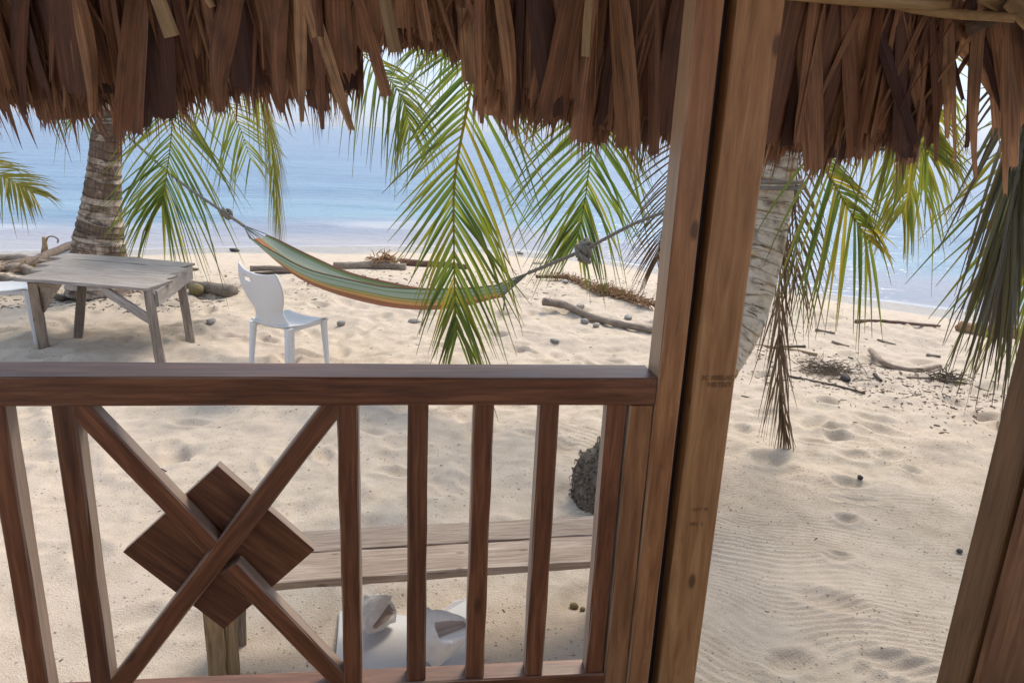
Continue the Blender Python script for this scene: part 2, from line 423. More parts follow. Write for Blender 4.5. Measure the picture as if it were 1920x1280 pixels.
def trunk_mat(name, dark, mid, pale, pale_amt, lichen=0.0, fs=(46, 5), hs=(5, 17), rd=0.85):
    k = NT(name)
    uv = k.n('TexCoord').outputs['UV']; tc = k.n('TexCoord').outputs['Object']
    mpf = k.n('Mapping'); mpf.inputs['Scale'].default_value = (fs[0], fs[1], 1); k.l(uv, mpf.inputs['Vector'])
    mph = k.n('Mapping'); mph.inputs['Scale'].default_value = (hs[0], hs[1], 1); k.l(uv, mph.inputs['Vector'])
    fib = k.tex('TexNoise', mpf.outputs[0], 1.0, 4, 0.7); hor = k.tex('TexNoise', mph.outputs[0], 1.0, 5, 0.7); hor.inputs['Distortion'].default_value = 0.8
    pat = k.tex('TexNoise', tc, 4.0, 5, 0.65)
    at = k.n('VertexColor', layer_name='tone'); sp = k.n('SeparateColor'); k.l(at.outputs[0], sp.inputs[0]); pat.inputs['Scale'].default_value = 5.5   # r: place inside one leaf-scar ring, g: random per ring
    col = k.mix(k.ramp(fib.outputs[0], [(0.35, 0.0), (0.65, 1.0)]), dark, mid)
    pf = k.math('MULTIPLY', k.ramp(k.math('ADD', pat.outputs[0], k.math('MULTIPLY', sp.outputs[1], 0.3)), [(0.72 - pale_amt, 0.0), (0.86 - pale_amt, 1.0)]), k.ramp(fib.outputs[0], [(0.30, 0.35), (0.55, 1.0)]))
    col = k.mix(pf, col, pale)
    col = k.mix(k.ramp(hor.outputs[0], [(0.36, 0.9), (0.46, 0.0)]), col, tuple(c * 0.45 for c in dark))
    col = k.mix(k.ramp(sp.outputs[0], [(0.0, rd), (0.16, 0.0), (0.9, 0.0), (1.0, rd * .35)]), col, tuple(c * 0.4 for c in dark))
    if lichen:
        ln = k.tex('TexNoise', tc, 3.1, 4)
        col = k.mix(k.ramp(ln.outputs[0], [(0.60, 0.0), (0.68, lichen)]), col, (0.42, 0.24, 0.05))
    k.bump(k.mix(0.5, fib.outputs[0], hor.outputs[0]), 0.7, 0.02)
    return k.set(Base_Color=col, Roughness=0.9)
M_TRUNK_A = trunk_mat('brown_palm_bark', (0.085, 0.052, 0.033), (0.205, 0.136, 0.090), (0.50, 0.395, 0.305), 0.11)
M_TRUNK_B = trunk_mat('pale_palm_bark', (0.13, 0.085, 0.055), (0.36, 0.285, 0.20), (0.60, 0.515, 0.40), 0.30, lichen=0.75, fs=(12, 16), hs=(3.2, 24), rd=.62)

def plain(name, c, rough=0.5, spec=0.5, var=0.12, scale=8.0, bump=0.0):
    k = NT(name); v = k.coord((1, 1, 1))
    n1 = k.tex('TexNoise', v, scale, 4)
    col = k.mix(n1.outputs[0], tuple(x * (1 - var) for x in c), tuple(min(1, x * (1 + var)) for x in c))
    if bump: k.bump(n1.outputs[0], bump, 0.01)
    k.b.inputs['Specular IOR Level'].default_value = spec
    return k.set(Base_Color=col, Roughness=rough)
M_CHAIR = plain('white_plastic', (0.66, 0.66, 0.66), 0.38, var=0.05)
M_SHELL = plain('bleached_shell', (0.70, 0.65, 0.60), 0.7, var=0.22, scale=16, bump=1.0)
M_SHELL_IN = plain('shell_mouth', (0.40, 0.31, 0.26), 0.35, var=0.1)
M_SLAB = plain('white_slab', (0.58, 0.57, 0.565), 0.7, var=0.16, scale=4, bump=.2)
M_ROPE = plain('grey_rope', (0.20, 0.18, 0.15), 0.9, var=0.35, scale=60, bump=0.5)
M_STRING = plain('hammock_string', (0.14, 0.15, 0.12), 0.9, var=0.3)
M_HUSK = plain('coconut_husk', (0.19, 0.145, 0.055), 0.85, var=0.4, scale=12, bump=0.5)
M_INK = plain('stamp_ink', (0.16, 0.085, 0.042), 0.8)
M_DEBRIS = drift_mat('beach_litter', (0.06, 0.042, 0.03), (0.14, 0.10, 0.07), (0.30, 0.24, 0.17))

def hammock_mat():
    k = NT('striped_hammock_cloth')
    uv = k.n('TexCoord').outputs['UV']; sx = k.n('SeparateXYZ'); k.l(uv, sx.inputs[0])
    G, T, O, R_, D, Y = (0.13, 0.20, 0.085), (0.24, 0.31, 0.255), (0.44, 0.20, 0.075), (0.25, 0.085, 0.055), (0.045, 0.065, 0.03), (0.38, 0.33, 0.11)
    stripes = [(0.0, R_), (0.02, D), (0.045, G), (0.10, T), (0.30, G), (0.33, O), (0.37, R_), (0.41, O), (0.45, R_), (0.50, D), (0.515, R_), (0.60, D), (0.62, R_), (0.65, O),
               (0.68, Y), (0.71, O), (0.735, G), (0.76, Y), (0.78, G), (0.81, T), (0.90, G), (0.92, T), (0.965, D), (0.985, R_)]
    col = k.ramp(sx.outputs[0], stripes, 'CONSTANT')
    mb = k.n('Mapping'); mb.inputs['Scale'].default_value = (46, 0.02, 1); k.l(uv, mb.inputs['Vector'])
    nb = k.tex('TexNoise', mb.outputs[0], 1.0, 2)
    col = k.mix(k.ramp(nb.outputs[0], [(0.54, 0.0), (0.58, 0.32)], 'LINEAR'), col, Y)
    nb2 = k.tex('TexNoise', mb.outputs[0], 1.9, 2)
    col = k.mix(k.ramp(nb2.outputs[0], [(0.55, 0.0), (0.60, 0.6)], 'LINEAR'), col, R_)
    mp = k.n('Mapping'); mp.inputs['Scale'].default_value = (140, 7, 1); k.l(uv, mp.inputs['Vector'])
    n1 = k.tex('TexNoise', mp.outputs[0], 1.0, 3)
    col = k.mix(0.5, col, k.mix(n1.outputs[0], (0.4, 0.4, 0.4), (1.6, 1.6, 1.6)), 'MULTIPLY')
    k.bump(n1.outputs[0], 0.4, 0.004)
    k.set(Base_Color=col, Roughness=0.9)
    tr = k.n('BsdfTranslucent'); k.l(col, tr.inputs[0])
    mx = k.n('MixShader'); mx.inputs[0].default_value = 0.2
    k.l(k.b.outputs[0], mx.inputs[1]); k.l(tr.outputs[0], mx.inputs[2]); k.l(mx.outputs[0], k.out.inputs[0])
    return k.m
M_HAMMOCK = hammock_mat()

# ------------------------------------------------------------------ ground
_SX = np.array([-4000, -60, -30, -14, -6.5, -3.8, 0, 2.8, 5, 7.7, 10, 15, 30, 60, 4000.0])
_SY = np.array([-900, 5, 12, 15.6, 17.2, 18.1, 18.8, 18.3, 16.7, 14.1, 12.4, 9.5, 3, -8, -1000.0])
_fx = np.linspace(-70, 70, 1401)
_fy = np.interp(_fx, _SX, _SY)
_ker = np.ones(25) / 25
_fy = np.convolve(np.pad(_fy, 12, mode='edge'), _ker, 'valid')
def shore_y(x):
    return np.where(np.abs(x) < 69, np.interp(x, _fx, _fy), np.interp(x, _SX, _SY))
WATER_Z = -0.6
pits = []                                             # x, y, half length, half width, turn, depth
def pit_px(px, py, a, b, r, d):
    p = at_z(px, py, 0); pits.append((p.x, p.y, a, b, r, d))
for q in [(1440, 862, .15, .07, .2, .035), (1475, 880, .12, .06, .4, .02), (1605, 858, .11, .06, -.5, .03), (1528, 832, .10, .05, -.4, .03), (1660, 856, .12, .07, .1, .03),
          (1592, 906, .10, .06, -.6, .03), (1600, 936, .13, .05, -.3, .02), (1586, 972, .06, .05, 0, .035), (1570, 1043, .07, .05, 0, .025), (1556, 1128, .15, .085, -.5, .03),
          (1478, 1245, .10, .06, .3, .03), (1690, 1250, .14, .07, -.5, .035), (1710, 880, .07, .05, 0, .025), (1640, 790, .16, .08, -.3, .03), (1690, 705, .2, .1, -.2, .03), (1780, 780, .14, .08, .2, .03), (1840, 790, .12, .08, .2, .03)]:
    pit_px(*q)
_r = random.Random(3)
for i in range(330):
    x, y = _r.uniform(-5.5, 2.2), _r.uniform(4.6, 11.0)
    if _r.random() < 0.28: x, y = _r.uniform(2.4, 8), _r.uniform(5.0, 9.5)
    pits.append((x, y, _r.uniform(.09, .18), _r.uniform(.05, .10), _r.uniform(0, 3.14), _r.uniform(.012, .045)))
for i in range(60):
    pits.append((_r.uniform(-2.4, 1.2), _r.uniform(2.6, 4.8), _r.uniform(.08, .15), _r.uniform(.05, .09), _r.uniform(0, 3.14), _r.uniform(.006, .02)))

def ground(x, y, detail=True):
    x = np.asarray(x, dtype=float); y = np.asarray(y, dtype=float)
    s = shore_y(x) - y                                # metres inland of the waterline
    g = np.where(s > 0, WATER_Z * smooth((7.5 - s) / 7.5) , WATER_Z + np.maximum(s * 0.06, -3.0))
    dry = smooth((s - 0.6) / 4.0)
    g = g + dry * 0.075 * fbm(x / 2.6, y / 2.6, 5, 3)
    if not detail: return g
    lump = smooth((y - 3.2) / 2.0) * smooth((13 - y) / 3.0)
    g = g + dry * (0.018 + 0.055 * lump) * fbm(x / 0.42, y / 0.42, 11, 3)
    g = g + dry * (0.004 + 0.014 * lump) * fbm(x / 0.13, y / 0.13, 61, 2)
    # raked lines in the sand in front of the steps
    rk = smooth((x - 0.75) / 0.5) * smooth((6.3 - y) / 1.6) * smooth((y - 1.2) / 0.6) * smooth((5.0 - x) / 1.0)
    patch = smooth((vnoise(x / 0.55, y / 0.55, 77) + 0.28) / 0.4)
    lft = smooth((2.35 - x) / 0.9)
    ph = (y * (1 - 0.35 * lft) + x * (0.10 + 0.55 * lft) + 0.26 * fbm(x / 0.8, y / 0.8, 31, 2) + 0.10 * np.sin(x * 2.3)) / 0.040
    g = g + rk * (0.25 + 0.75 * patch) * 0.0058 * (np.sin(2 * math.pi * ph) + 0.35 * vnoise(x / 0.03, y / 0.03, 9))
    for (cx, cy, a, b, r, d) in pits:
        m = (np.abs(x - cx) < 2.4 * a) & (np.abs(y - cy) < 2.4 * a)
        if not m.any(): continue
        dx, dy = x[m] - cx, y[m] - cy
        u = (dx * math.cos(r) + dy * math.sin(r)) / a; w = (-dx * math.sin(r) + dy * math.cos(r)) / b
        q = u * u + w * w
        g[m] = g[m] - 1.05 * d * np.exp(-q ** 1.4) + d * 0.5 * np.exp(-(np.sqrt(q) - 1.5) ** 2 * 4)
    return g
def gz(x, y): return float(ground(np.array([float(x)]), np.array([float(y)]))[0])
def on_sand(px, py, up=0.0):
    """the sand point seen at a pixel of the photograph"""
    z = 0.0
    for _ in range(6):
        p = at_z(px, py, z); z = gz(p.x, p.y) if p.y < 60 else 0.0
    return V((p.x, p.y, z + up))

def polar(radii, az):
    R_, A_ = np.meshgrid(radii, az, indexing='ij')
    return R_ * np.sin(A_), R_ * np.cos(A_)
def grid_mesh(name, X, Y, Z, mat, attrs, closed=True):
    nr, na = X.shape
    me = bpy.data.meshes.new(name)
    co = np.stack([X, Y, Z], -1).reshape(-1, 3).astype(np.float32)
    i, j = np.meshgrid(np.arange(nr - 1), np.arange(na if closed else na - 1), indexing='ij')
    j2 = (j + 1) % na
    quads = np.stack([i * na + j, i * na + j2, (i + 1) * na + j2, (i + 1) * na + j], -1).reshape(-1, 4)[:, ::-1]
    me.vertices.add(len(co)); me.vertices.foreach_set('co', co.ravel())
    me.loops.add(quads.size); me.loops.foreach_set('vertex_index', quads.ravel().astype(np.int32))
    me.polygons.add(len(quads)); me.polygons.foreach_set('loop_start', np.arange(0, quads.size, 4, dtype=np.int32))
    me.polygons.foreach_set('use_smooth', np.ones(len(quads), dtype=bool))
    me.update(calc_edges=True); me.validate()
    for k, v in attrs.items():
        at = me.attributes.new(k, 'FLOAT', 'POINT'); at.data.foreach_set('value', v.reshape(-1).astype(np.float32))
    me.materials.append(mat)
    return me
fine_az = np.radians(np.arange(-33, 49, 0.19))
coarse = np.radians(np.concatenate([np.arange(49, 180, 4.0), np.arange(180, 327, 4.0)]))
az = np.concatenate([fine_az, coarse])
rad = [0.3, 0.8, 1.2, 1.5, 1.8]
while rad[-1] < 3000:
    r = rad[-1]
    rad.append(r + (0.0085 if r < 4.6 else min(0.0085 + (r - 4.6) * 0.0062, 0.09) if r < 22 else r * 0.12))
X, Y = polar(np.array(rad), az)
Z = ground(X.ravel(), Y.ravel()).reshape(X.shape)
s_in = shore_y(X) - Y
wet = smooth((1.5 - s_in + 0.9 * fbm(X / 1.5, Y / 1.5, 3, 2)) / 0.5)
sand = put('sand', grid_mesh('sand', X, Y, Z, M_SAND, {'wet': wet}))
tag(sand, 'pale beige coral sand of the beach, raked and trodden', 'sand', kind='structure')

srad = [4.0]
while srad[-1] < 4200: srad.append(srad[-1] * 1.035 if srad[-1] < 12 else srad[-1] + max(0.14, (srad[-1] - 12) * 0.018))
X, Y = polar(np.array(srad), np.concatenate([np.radians(np.arange(-40, 56, 0.5)), np.radians(np.arange(56, 320, 3.0))]))
sh = Y - shore_y(X)
near = smooth((90 - sh) / 60)
Zs = WATER_Z + 0.085 * near * smooth(sh / 8) * fbm(X / 4.5, Y / 1.5, 41, 3) + 0.06 * np.exp(-((sh - 4.2 - 1.2 * vnoise(X / 4, Y * 0, 6)) / 0.55) ** 2) * smooth((vnoise(X / 6, Y * 0, 8) + .25) / .4)
sea = put('sea', grid_mesh('sea', X, Y, Zs, M_SEA, {'shore': sh}))
tag(sea, 'calm pale blue sea lapping at the beach', 'sea', kind='structure')

# ------------------------------------------------------------------ the hut: frame
hut = thing('beach_hut', 'brown timber beach hut with a thatched roof, whose posts and jamb frame the view', 'hut', (0.65, 1.5, 0.9))
FY = 1.5                                               # front plane of the frame
post = box_beam('post', 0.607, 0.705, FY, FY + 0.1, -0.3, 3.1, M_POST, hut, seg=14)
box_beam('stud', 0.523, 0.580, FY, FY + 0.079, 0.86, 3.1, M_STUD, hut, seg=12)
box_beam('gap_light_stop', 0.577, 0.610, FY + 0.05, FY + 0.07, 0.86, 3.1, M_DARK, hut, seg=3, jit=0)  # added strip closing the gap against outside light, coloured as dark as the gap
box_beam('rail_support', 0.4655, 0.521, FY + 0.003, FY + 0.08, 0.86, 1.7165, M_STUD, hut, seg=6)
box_beam('door_jamb', 1.415, 1.60, 1.436, 1.53, 0.86, 3.1, M_JAMB, hut, seg=8)
box_beam('wall_board', 1.424, 1.75, 1.405, 1.428, 0.955, 3.05, M_BOARD, hut, seg=8, axis=2)
box_beam('sill_board', 1.36, 2.3, 1.34, 1.40, 0.87, 0.945, M_DARK, hut, seg=3)
for k in range(11):
    x0 = -2.1 + k * 0.4
    box_beam('floor_board', x0, x0 + 0.39, -2.6, 1.49, 0.83, 0.87 + 0.001 * (k % 2), M_FLOOR, hut, seg=3, axis=1)
box_beam('floor_beam', -2.1, 2.3, FY + 0.01, FY + 0.09, 0.68, 0.825, M_FLOOR, hut, seg=4)
box_beam('floor_beam', -2.1, 2.3, -2.5, -2.42, 0.68, 0.825, M_FLOOR, hut, seg=4)
for (px_, py_) in ((-2.02, 1.55), (2.15, 1.5), (-2.02, -2.45), (2.15, -2.45)):
    box_beam('post', px_ - .05, px_ + .05, py_ - .05, py_ + .05, -0.3, 3.1, M_POST, hut, seg=6)
box_beam('wall_plate', -2.3, 2.3, FY + 0.004, FY + 0.09, 3.1, 3.2, M_POST, hut, seg=5)
box_beam('wall_plate', -2.3, 2.3, -2.5, -2.42, 3.1, 3.2, M_POST, hut, seg=5)
# ink stamp on the post (illegible in places)
def stamp(text, cx, cz, size, parent):
    cu = bpy.data.curves.new('ink_stamp', 'FONT'); cu.body = text; cu.size = size; cu.align_x = 'CENTER'; cu.extrude = 0.0002
    cu.materials.append(M_INK)
    tmp = bpy.data.objects.new('tmp', cu)
    me = bpy.data.meshes.new_from_object(tmp); bpy.data.objects.remove(tmp)
    o = bpy.data.objects.new('ink_stamp', me)
    M = Matrix.Translation((cx, FY - 0.0018, cz)) @ Matrix.Rotation(math.radians(90), 4, 'X')
    link(o, parent, M)
    return o
p = at_y(1342, 715, FY); stamp('3C KEBLAC', 0.662, p.z + 0.004, 0.0155, post)
stamp('TEETEET', 0.668, p.z - 0.013, 0.0155, post)
p = at_y(1290, 958, FY); stamp('N F  M', 0.660, p.z, 0.013, post); p = at_y(1288, 985, FY); stamp('I8N  5', 0.655, p.z, 0.013, post)

# ------------------------------------------------------------------ the railing
railing = thing('porch_railing', 'dark reddish brown wooden railing with balusters and a crossed diamond panel', 'railing', (-0.2, 1.55, 0.9))
ZT, ZB = 1.7185, 0.989
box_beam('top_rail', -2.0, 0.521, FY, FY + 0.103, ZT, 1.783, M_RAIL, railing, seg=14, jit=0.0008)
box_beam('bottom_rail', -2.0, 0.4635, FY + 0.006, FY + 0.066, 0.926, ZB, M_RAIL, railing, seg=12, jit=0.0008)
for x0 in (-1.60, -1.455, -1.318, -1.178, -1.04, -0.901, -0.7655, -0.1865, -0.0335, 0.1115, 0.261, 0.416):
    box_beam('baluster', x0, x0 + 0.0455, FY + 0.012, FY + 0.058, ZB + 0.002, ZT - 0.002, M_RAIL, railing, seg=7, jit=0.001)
# crossed braces: one whole, the other in two halves butted against it
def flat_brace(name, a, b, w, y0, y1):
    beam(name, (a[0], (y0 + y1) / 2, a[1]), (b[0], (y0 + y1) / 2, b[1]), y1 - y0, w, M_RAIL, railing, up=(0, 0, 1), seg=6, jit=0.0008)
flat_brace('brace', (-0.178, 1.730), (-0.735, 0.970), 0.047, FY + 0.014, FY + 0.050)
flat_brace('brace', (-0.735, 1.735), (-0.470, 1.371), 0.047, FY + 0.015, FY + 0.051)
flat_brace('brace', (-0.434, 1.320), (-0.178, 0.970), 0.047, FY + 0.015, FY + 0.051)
cs = [at_y(408, 872, FY + 0.055), at_y(231, 1034, FY + 0.055), at_y(420, 1178, FY + 0.055), at_y(590, 1030, FY + 0.055)]
vv = [V((c.x, FY + 0.054, c.z)) for c in cs] + [V((c.x, FY + 0.078, c.z)) for c in cs]
me_v, me_f = vv, [(0, 1, 2, 3), (7, 6, 5, 4), (0, 4, 5, 1), (1, 5, 6, 2), (2, 6, 7, 3), (3, 7, 4, 0)]
_b = (vv[0] + vv[2]) / 2
_rot = Matrix.Rotation(math.radians(42), 4, 'Y')
_M = Matrix.Translation(_b) @ _rot
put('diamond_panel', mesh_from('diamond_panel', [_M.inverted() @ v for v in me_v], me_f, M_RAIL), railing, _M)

# ------------------------------------------------------------------ the thatched roof
roof_base = Matrix.Translation((0, 1.7, 2.6))
roof = bpy.data.objects.new('thatched_roof', None); link(roof, hut, roof_base)
def strip_mesh(name, L, w, cols=4, rows=7, curv=0.35, bend=0.1, twist=0.3, fing=True, tip_taper=0.75):
    vs_, fs, uv = [], [], []
    ph = random.uniform(0, 6)
    for i in range(rows + 1):
        t = i / rows
        ww = w * (0.62 + 0.38 * math.sin(min(1, t * 1.5) * math.pi / 2)) * (1 - (1 - tip_taper) * max(0, t - .5) * 2)
        tw = twist * (t - 0.3)
        cx = bend * L * math.sin(t * 2.0 + ph) * 0.25
        for j in range(cols + 1):
            u = j / cols * 2 - 1
            x = u * ww / 2; y = curv * ww * (abs(u) ** 1.4) + random.uniform(-1, 1) * w * 0.02
            xr = x * math.cos(tw) - y * math.sin(tw); yr = x * math.sin(tw) + y * math.cos(tw)
            vs_.append((xr + cx, yr + 0.03 * L * t * t, -t * L * 0.86)); uv.append((j / cols * w * 12, t * L * 4))
    for i in range(rows):
        for j in range(cols):
            a = i * (cols + 1) + j
            fs.append((a, a + 1, a + cols + 2, a + cols + 1))
    tails = random.random() < 0.3
    for j in range(cols):
        a = rows * (cols + 1) + j
        pa, pb = V(vs_[a]), V(vs_[a + 1])
        m = 3 if fing else 1
        cut = [pa.lerp(pb, q / m) for q in range(m + 1)]
        k0 = len(vs_)
        for q in range(1, m):
            vs_.append(tuple(cut[q])); uv.append(((j + q / m) / cols * w * 12, L * 4))
        ids = [a] + list(range(k0, k0 + m - 1)) + [a + 1]
        for q in range(m):                                 # frayed ends of the fibres
            ln = L * (random.uniform(.02, .22) if tails and random.random() < .4 else random.choice([.005, .012, .02, .035, .06]))
            e = cut[q].lerp(cut[q + 1], random.uniform(.2, .8)) + V((random.uniform(-.12, .12) * w, random.uniform(0, .1) * w, -ln))
            vs_.append(tuple(e)); uv.append(((j + (q + .5) / m) / cols * w * 12, L * 4 + ln * 4)); fs.append((ids[q], ids[q + 1], len(vs_) - 1))
    return mesh_from(name, vs_, fs, M_THATCH, uv=uv)
STRIPS = [strip_mesh('thatch_leaf', 1.0, w, cols=random.choice([4, 5, 6]), curv=random.choice((-.30, .2, .3, .45)) * random.uniform(.5, 1.1), bend=random.uniform(-.2, .2), twist=random.uniform(-.35, .35), tip_taper=random.choice([.75, .9, 1.1]))
          for w in (0.07, 0.09, 0.11, 0.13, 0.15, 0.17, 0.10, 0.12, 0.14, 0.16, 0.19, 0.08, 0.22, 0.11, 0.13, 0.25)]
THIN = [strip_mesh('thatch_leaf', 1.0, w, cols=2, curv=.3, bend=random.uniform(-.25, .25), twist=random.uniform(-.8, .8), fing=True, tip_taper=.4) for w in (.03, .04, .05, .06, .045)]
TIP = [(-200, 205), (0, 203), (90, 205), (225, 200), (250, 215), (330, 205), (345, 185), (420, 195), (470, 180), (500, 160), (530, 172), (560, 185), (610, 190), (636, 180), (650, 85), (700, 92), (760, 82), (860, 92), (895, 100), (905, 195),
       (960, 200), (1030, 232), (1060, 225), (1085, 270), (1130, 268), (1230, 258), (1300, 275), (1430, 295), (1500, 305), (1560, 285), (1640, 280), (1700, 285), (1735, 290)]
tx, ty = np.array([a for a, b in TIP]), np.array([b for a, b in TIP])
n_leaf = 0
def leaf_strip(meshes, top, tip, w=1.0, yaw=None, parent=roof):
    """a dry leaf hanging from top to tip"""
    global n_leaf
    me = random.choice(meshes)
    d = (V(tip) - V(top)) * 1.08
    z = -d.normalized(); x = V((1, 0, 0)); x = (x - z * x.dot(z)).normalized(); y = z.cross(x)
    R3 = Matrix((x, y, z)).transposed().to_4x4() @ Matrix.Rotation(yaw if yaw is not None else random.gauss(0, 0.35), 4, 'Z')
    L = d.length
    M = Matrix.Translation(V(top)) @ R3 @ Matrix.Diagonal((w * random.choice((-1, 1)), w, L, 1))
    o = put('thatch_leaf', me, parent, M); n_leaf += 1
    return o
_r = random.Random(11); random.seed(5)
packed = []                                                   # back rows and loose fibres, too many to pick apart
def strip_matrix(top, tip, w, yaw):
    d = (V(tip) - V(top)) * 1.08
    z = -d.normalized(); x = V((1, 0, 0)); x = (x - z * x.dot(z)).normalized(); y = z.cross(x)
    return Matrix.Translation(V(top)) @ Matrix((x, y, z)).transposed().to_4x4() @ Matrix.Rotation(yaw, 4, 'Z') @ Matrix.Diagonal((w * _r.choice((-1, 1)), w, d.length, 1))
for layer, (Yt, Yb, dens, wid, lift) in enumerate([(1.83, 2.02, 150, 0.55, 0), (1.80, 1.97, 170, 0.42, 0), (1.765, 1.92, 112, 0.58, 1), (1.74, 1.87, 88, 0.54, 3)]):
    for k in range(dens):
        px = -70 + (1745 + 70) * (k + _r.uniform(-.5, .5)) / dens
        tip_px = np.interp(px, tx, ty)
        if 645 < px < 895 and layer == 3: tip_px -= 10
        py = tip_px - lift * _r.uniform(0, 3) - abs(_r.gauss(0, 12 if layer > 1 else 7)) + (10 if layer < 2 else 4)
        if _r.random() < 0.18: py += _r.uniform(10, 48)
        if 648 < px < 895: py = min(py, 112)
        tip = at_y(px, py, Yb + _r.uniform(-.03, .03))
        lean = _r.gauss(-0.01, 0.03) - max(0, px - 1480) / 250 * .16
        top = V((tip.x + lean, Yt + _r.uniform(-.02, .02), 2.80 + _r.uniform(-.06, .08)))
        if layer < 2: packed.append((_r.choice(STRIPS), strip_matrix(top, tip, wid * _r.uniform(.6, 1.3), _r.gauss(0, .4))))
        else: leaf_strip(STRIPS, top, tip, wid * _r.uniform(.5, 1.45), yaw=_r.gauss(0, .6))
for k in range(130):                                          # loose narrow leaves and fibres over the front of the thatch
    px = _r.uniform(-60, 1700); tp = np.interp(px, tx, ty)
    tip = at_y(px, tp - abs(_r.gauss(0, 45)), _r.uniform(1.83, 1.90)); top = V((tip.x + _r.gauss(0, .07), _r.uniform(1.73, 1.76), 2.78))
    packed.append((_r.choice(THIN), strip_matrix(top, tip, _r.uniform(.10, .55), _r.gauss(0, .8))))
for k in range(420):
    px = _r.uniform(-60, 1735); tp = np.interp(px, tx, ty)
    py = tp + abs(_r.gauss(0, 16)); 
    if 648 < px < 895: py = min(py, 125)
    tip = at_y(px, py, _r.uniform(1.86, 1.98)); top = V((tip.x + _r.gauss(0, .06), 1.80, 2.70))
    packed.append((_r.choice(THIN), strip_matrix(top, tip, _r.uniform(.10, .35), _r.uniform(-1, 1))))
# single leaves that hang lower than the rest
for (x0, x1, y1, w) in [(640, 728, 202, .38), (548, 565, 255, .2), (575, 605, 270, .2), (596, 640, 272, .22), (540, 550, 240, .25), (435, 445, 240, .2), (262, 248, 272, .3), (258, 288, 268, .2),
                        (290, 310, 245, .3), (50, 60, 246, .16), (118, 138, 236, .16), (908, 903, 258, .22), (922, 938, 268, .2), (995, 1040, 240, .3), (1222, 1237, 316, .3), (1158, 1172, 300, .3),
                        (1508, 1530, 345, .3), (1590, 1612, 320, .3), (1672, 1752, 268, .22), (1625, 1728, 295, .42), (1150, 1085, 290, .5)]:
    leaf_strip(STRIPS if w > .25 else THIN, at_y(x0, -90, 1.76), at_y(x1, y1, 1.84), w if w > .25 else 1.0, yaw=0)
# the corner towards the right: leaves fanning down over the side
for k in range(110):
    t = _r.random()
    a = V((1.36 + 0.55 * t, 1.84 - 0.30 * t, 2.74 + _r.uniform(-.03, .10)))
    b_ = V((a.x + _r.uniform(0.16, 0.34), a.y + _r.uniform(0, .14), 2.53 - 0.24 * t + _r.gauss(0, .06)))
    packed.append((_r.choice(STRIPS if _r.random() < .6 else THIN), strip_matrix(a, b_, _r.uniform(.25, .6), _r.gauss(0, .4))))
for k in range(46):
    t = _r.random()
    a = V((1.62 + 0.55 * t, 1.78 - 0.36 * t, 2.72 + _r.uniform(-.03, .10)))
    b_ = V((a.x + _r.uniform(0.02, 0.20) + 0.05 * t, a.y + _r.uniform(0, .16), 2.42 - 0.12 * t + _r.gauss(0, .07)))
    leaf_strip(STRIPS if _r.random() < .5 else THIN, a, b_, _r.uniform(.25, .6))
for (x0, y0, x1, y1, w) in [(1745, 60, 1790, 180, 1.3), (1790, 130, 1786, 262, 1.6), (1800, 150, 1795, 280, 1.3), (1782, 200, 1752, 330, .7), (1795, 190, 1765, 262, .8), (1812, 190, 1800, 330, .7), (1835, 60, 1832, 300, 1.5),
                            (1850, 80, 1870, 345, 1.4), (1880, 60, 1900, 350, 1.6), (1905, 120, 1905, 390, 1.3), (1700, 10, 1845, 190, 1.6), (1730, 0, 1870, 220, 1.7), (1800, 20, 1915, 250, 1.6), (1850, 20, 1925, 200, 1.5)]:
    leaf_strip(THIN, at_y(x0 - (y0 - min(y0, 0)) * .15, min(y0, 0) - 40, 1.78), at_y(x1, y1, 1.86), w * .6, yaw=0.2)
pv, pf, pu, pt = [], [], [], []
for me, M in packed:
    o_ = len(pv); pv += [M @ v.co for v in me.vertices]; pf += [tuple(i + o_ for i in p.vertices) for p in me.polygons]
    u_ = [None] * len(me.vertices)
    for lp, d_ in zip(me.loops, me.uv_layers[0].data): u_[lp.vertex_index] = (d_.uv[0] + o_ * .37, d_.uv[1])
    pu += [q or (0, 0) for q in u_]; pt += [(_r.random() * .8, 0, 0)] * len(me.vertices)
o_ = put_world('packed_thatch', pv, pf, M_THATCH, roof, base=(0, 1.7, 2.6), uv=pu, tone=pt); o_['kind'] = 'stuff'
# cut leaf stalks
for (x0, y0, x1, y1, w, Yq) in [(282, -40, 322, 68, .028, 1.70), (714, -40, 741, 100, .025, 1.70), (1106, -30, 1099, 104, .019, 1.70), (372, -30, 398, 12, .012, 1.69), (1840, -10, 1900, 18, .036, 1.66), (1895, -5, 1960, 60, .05, 1.62)]:
    beam('leaf_stalk', at_y(x0, y0, Yq), at_y(x1, y1, Yq + .015), w, 0.010, M_POLE, roof, up=(0, -1, 0), seg=4, taper=1.15, rough_end=.004)
# batten poles under the eave and inside the roof
def pole(name, pts, r, mat, parent, k=9, n=14, wob=.05):
    v, f, uv = tube_geo(spline(pts, n), [r * random.uniform(.93, 1.07) for _ in range(n)], k, wob)
    return put_world(name, v, f, mat, parent, smooth_shade=True)
pole('batten_pole', [(-2.2, 1.69, 2.600), (-0.6, 1.69, 2.612), (0.3, 1.685, 2.622), (0.9, 1.69, 2.618), (1.18, 1.69, 2.618)], 0.013, M_POLE, roof)
pole('batten_pole', [(1.02, 1.73, 2.628), (1.15, 1.70, 2.605), (1.30, 1.62, 2.590)], 0.010, M_POLE, roof)
pole('rafter_pole', [(1.26, 1.72, 2.58), (1.45, 1.50, 2.72), (1.95, 0.6, 3.2)], 0.022, M_DRIFT_D, roof)
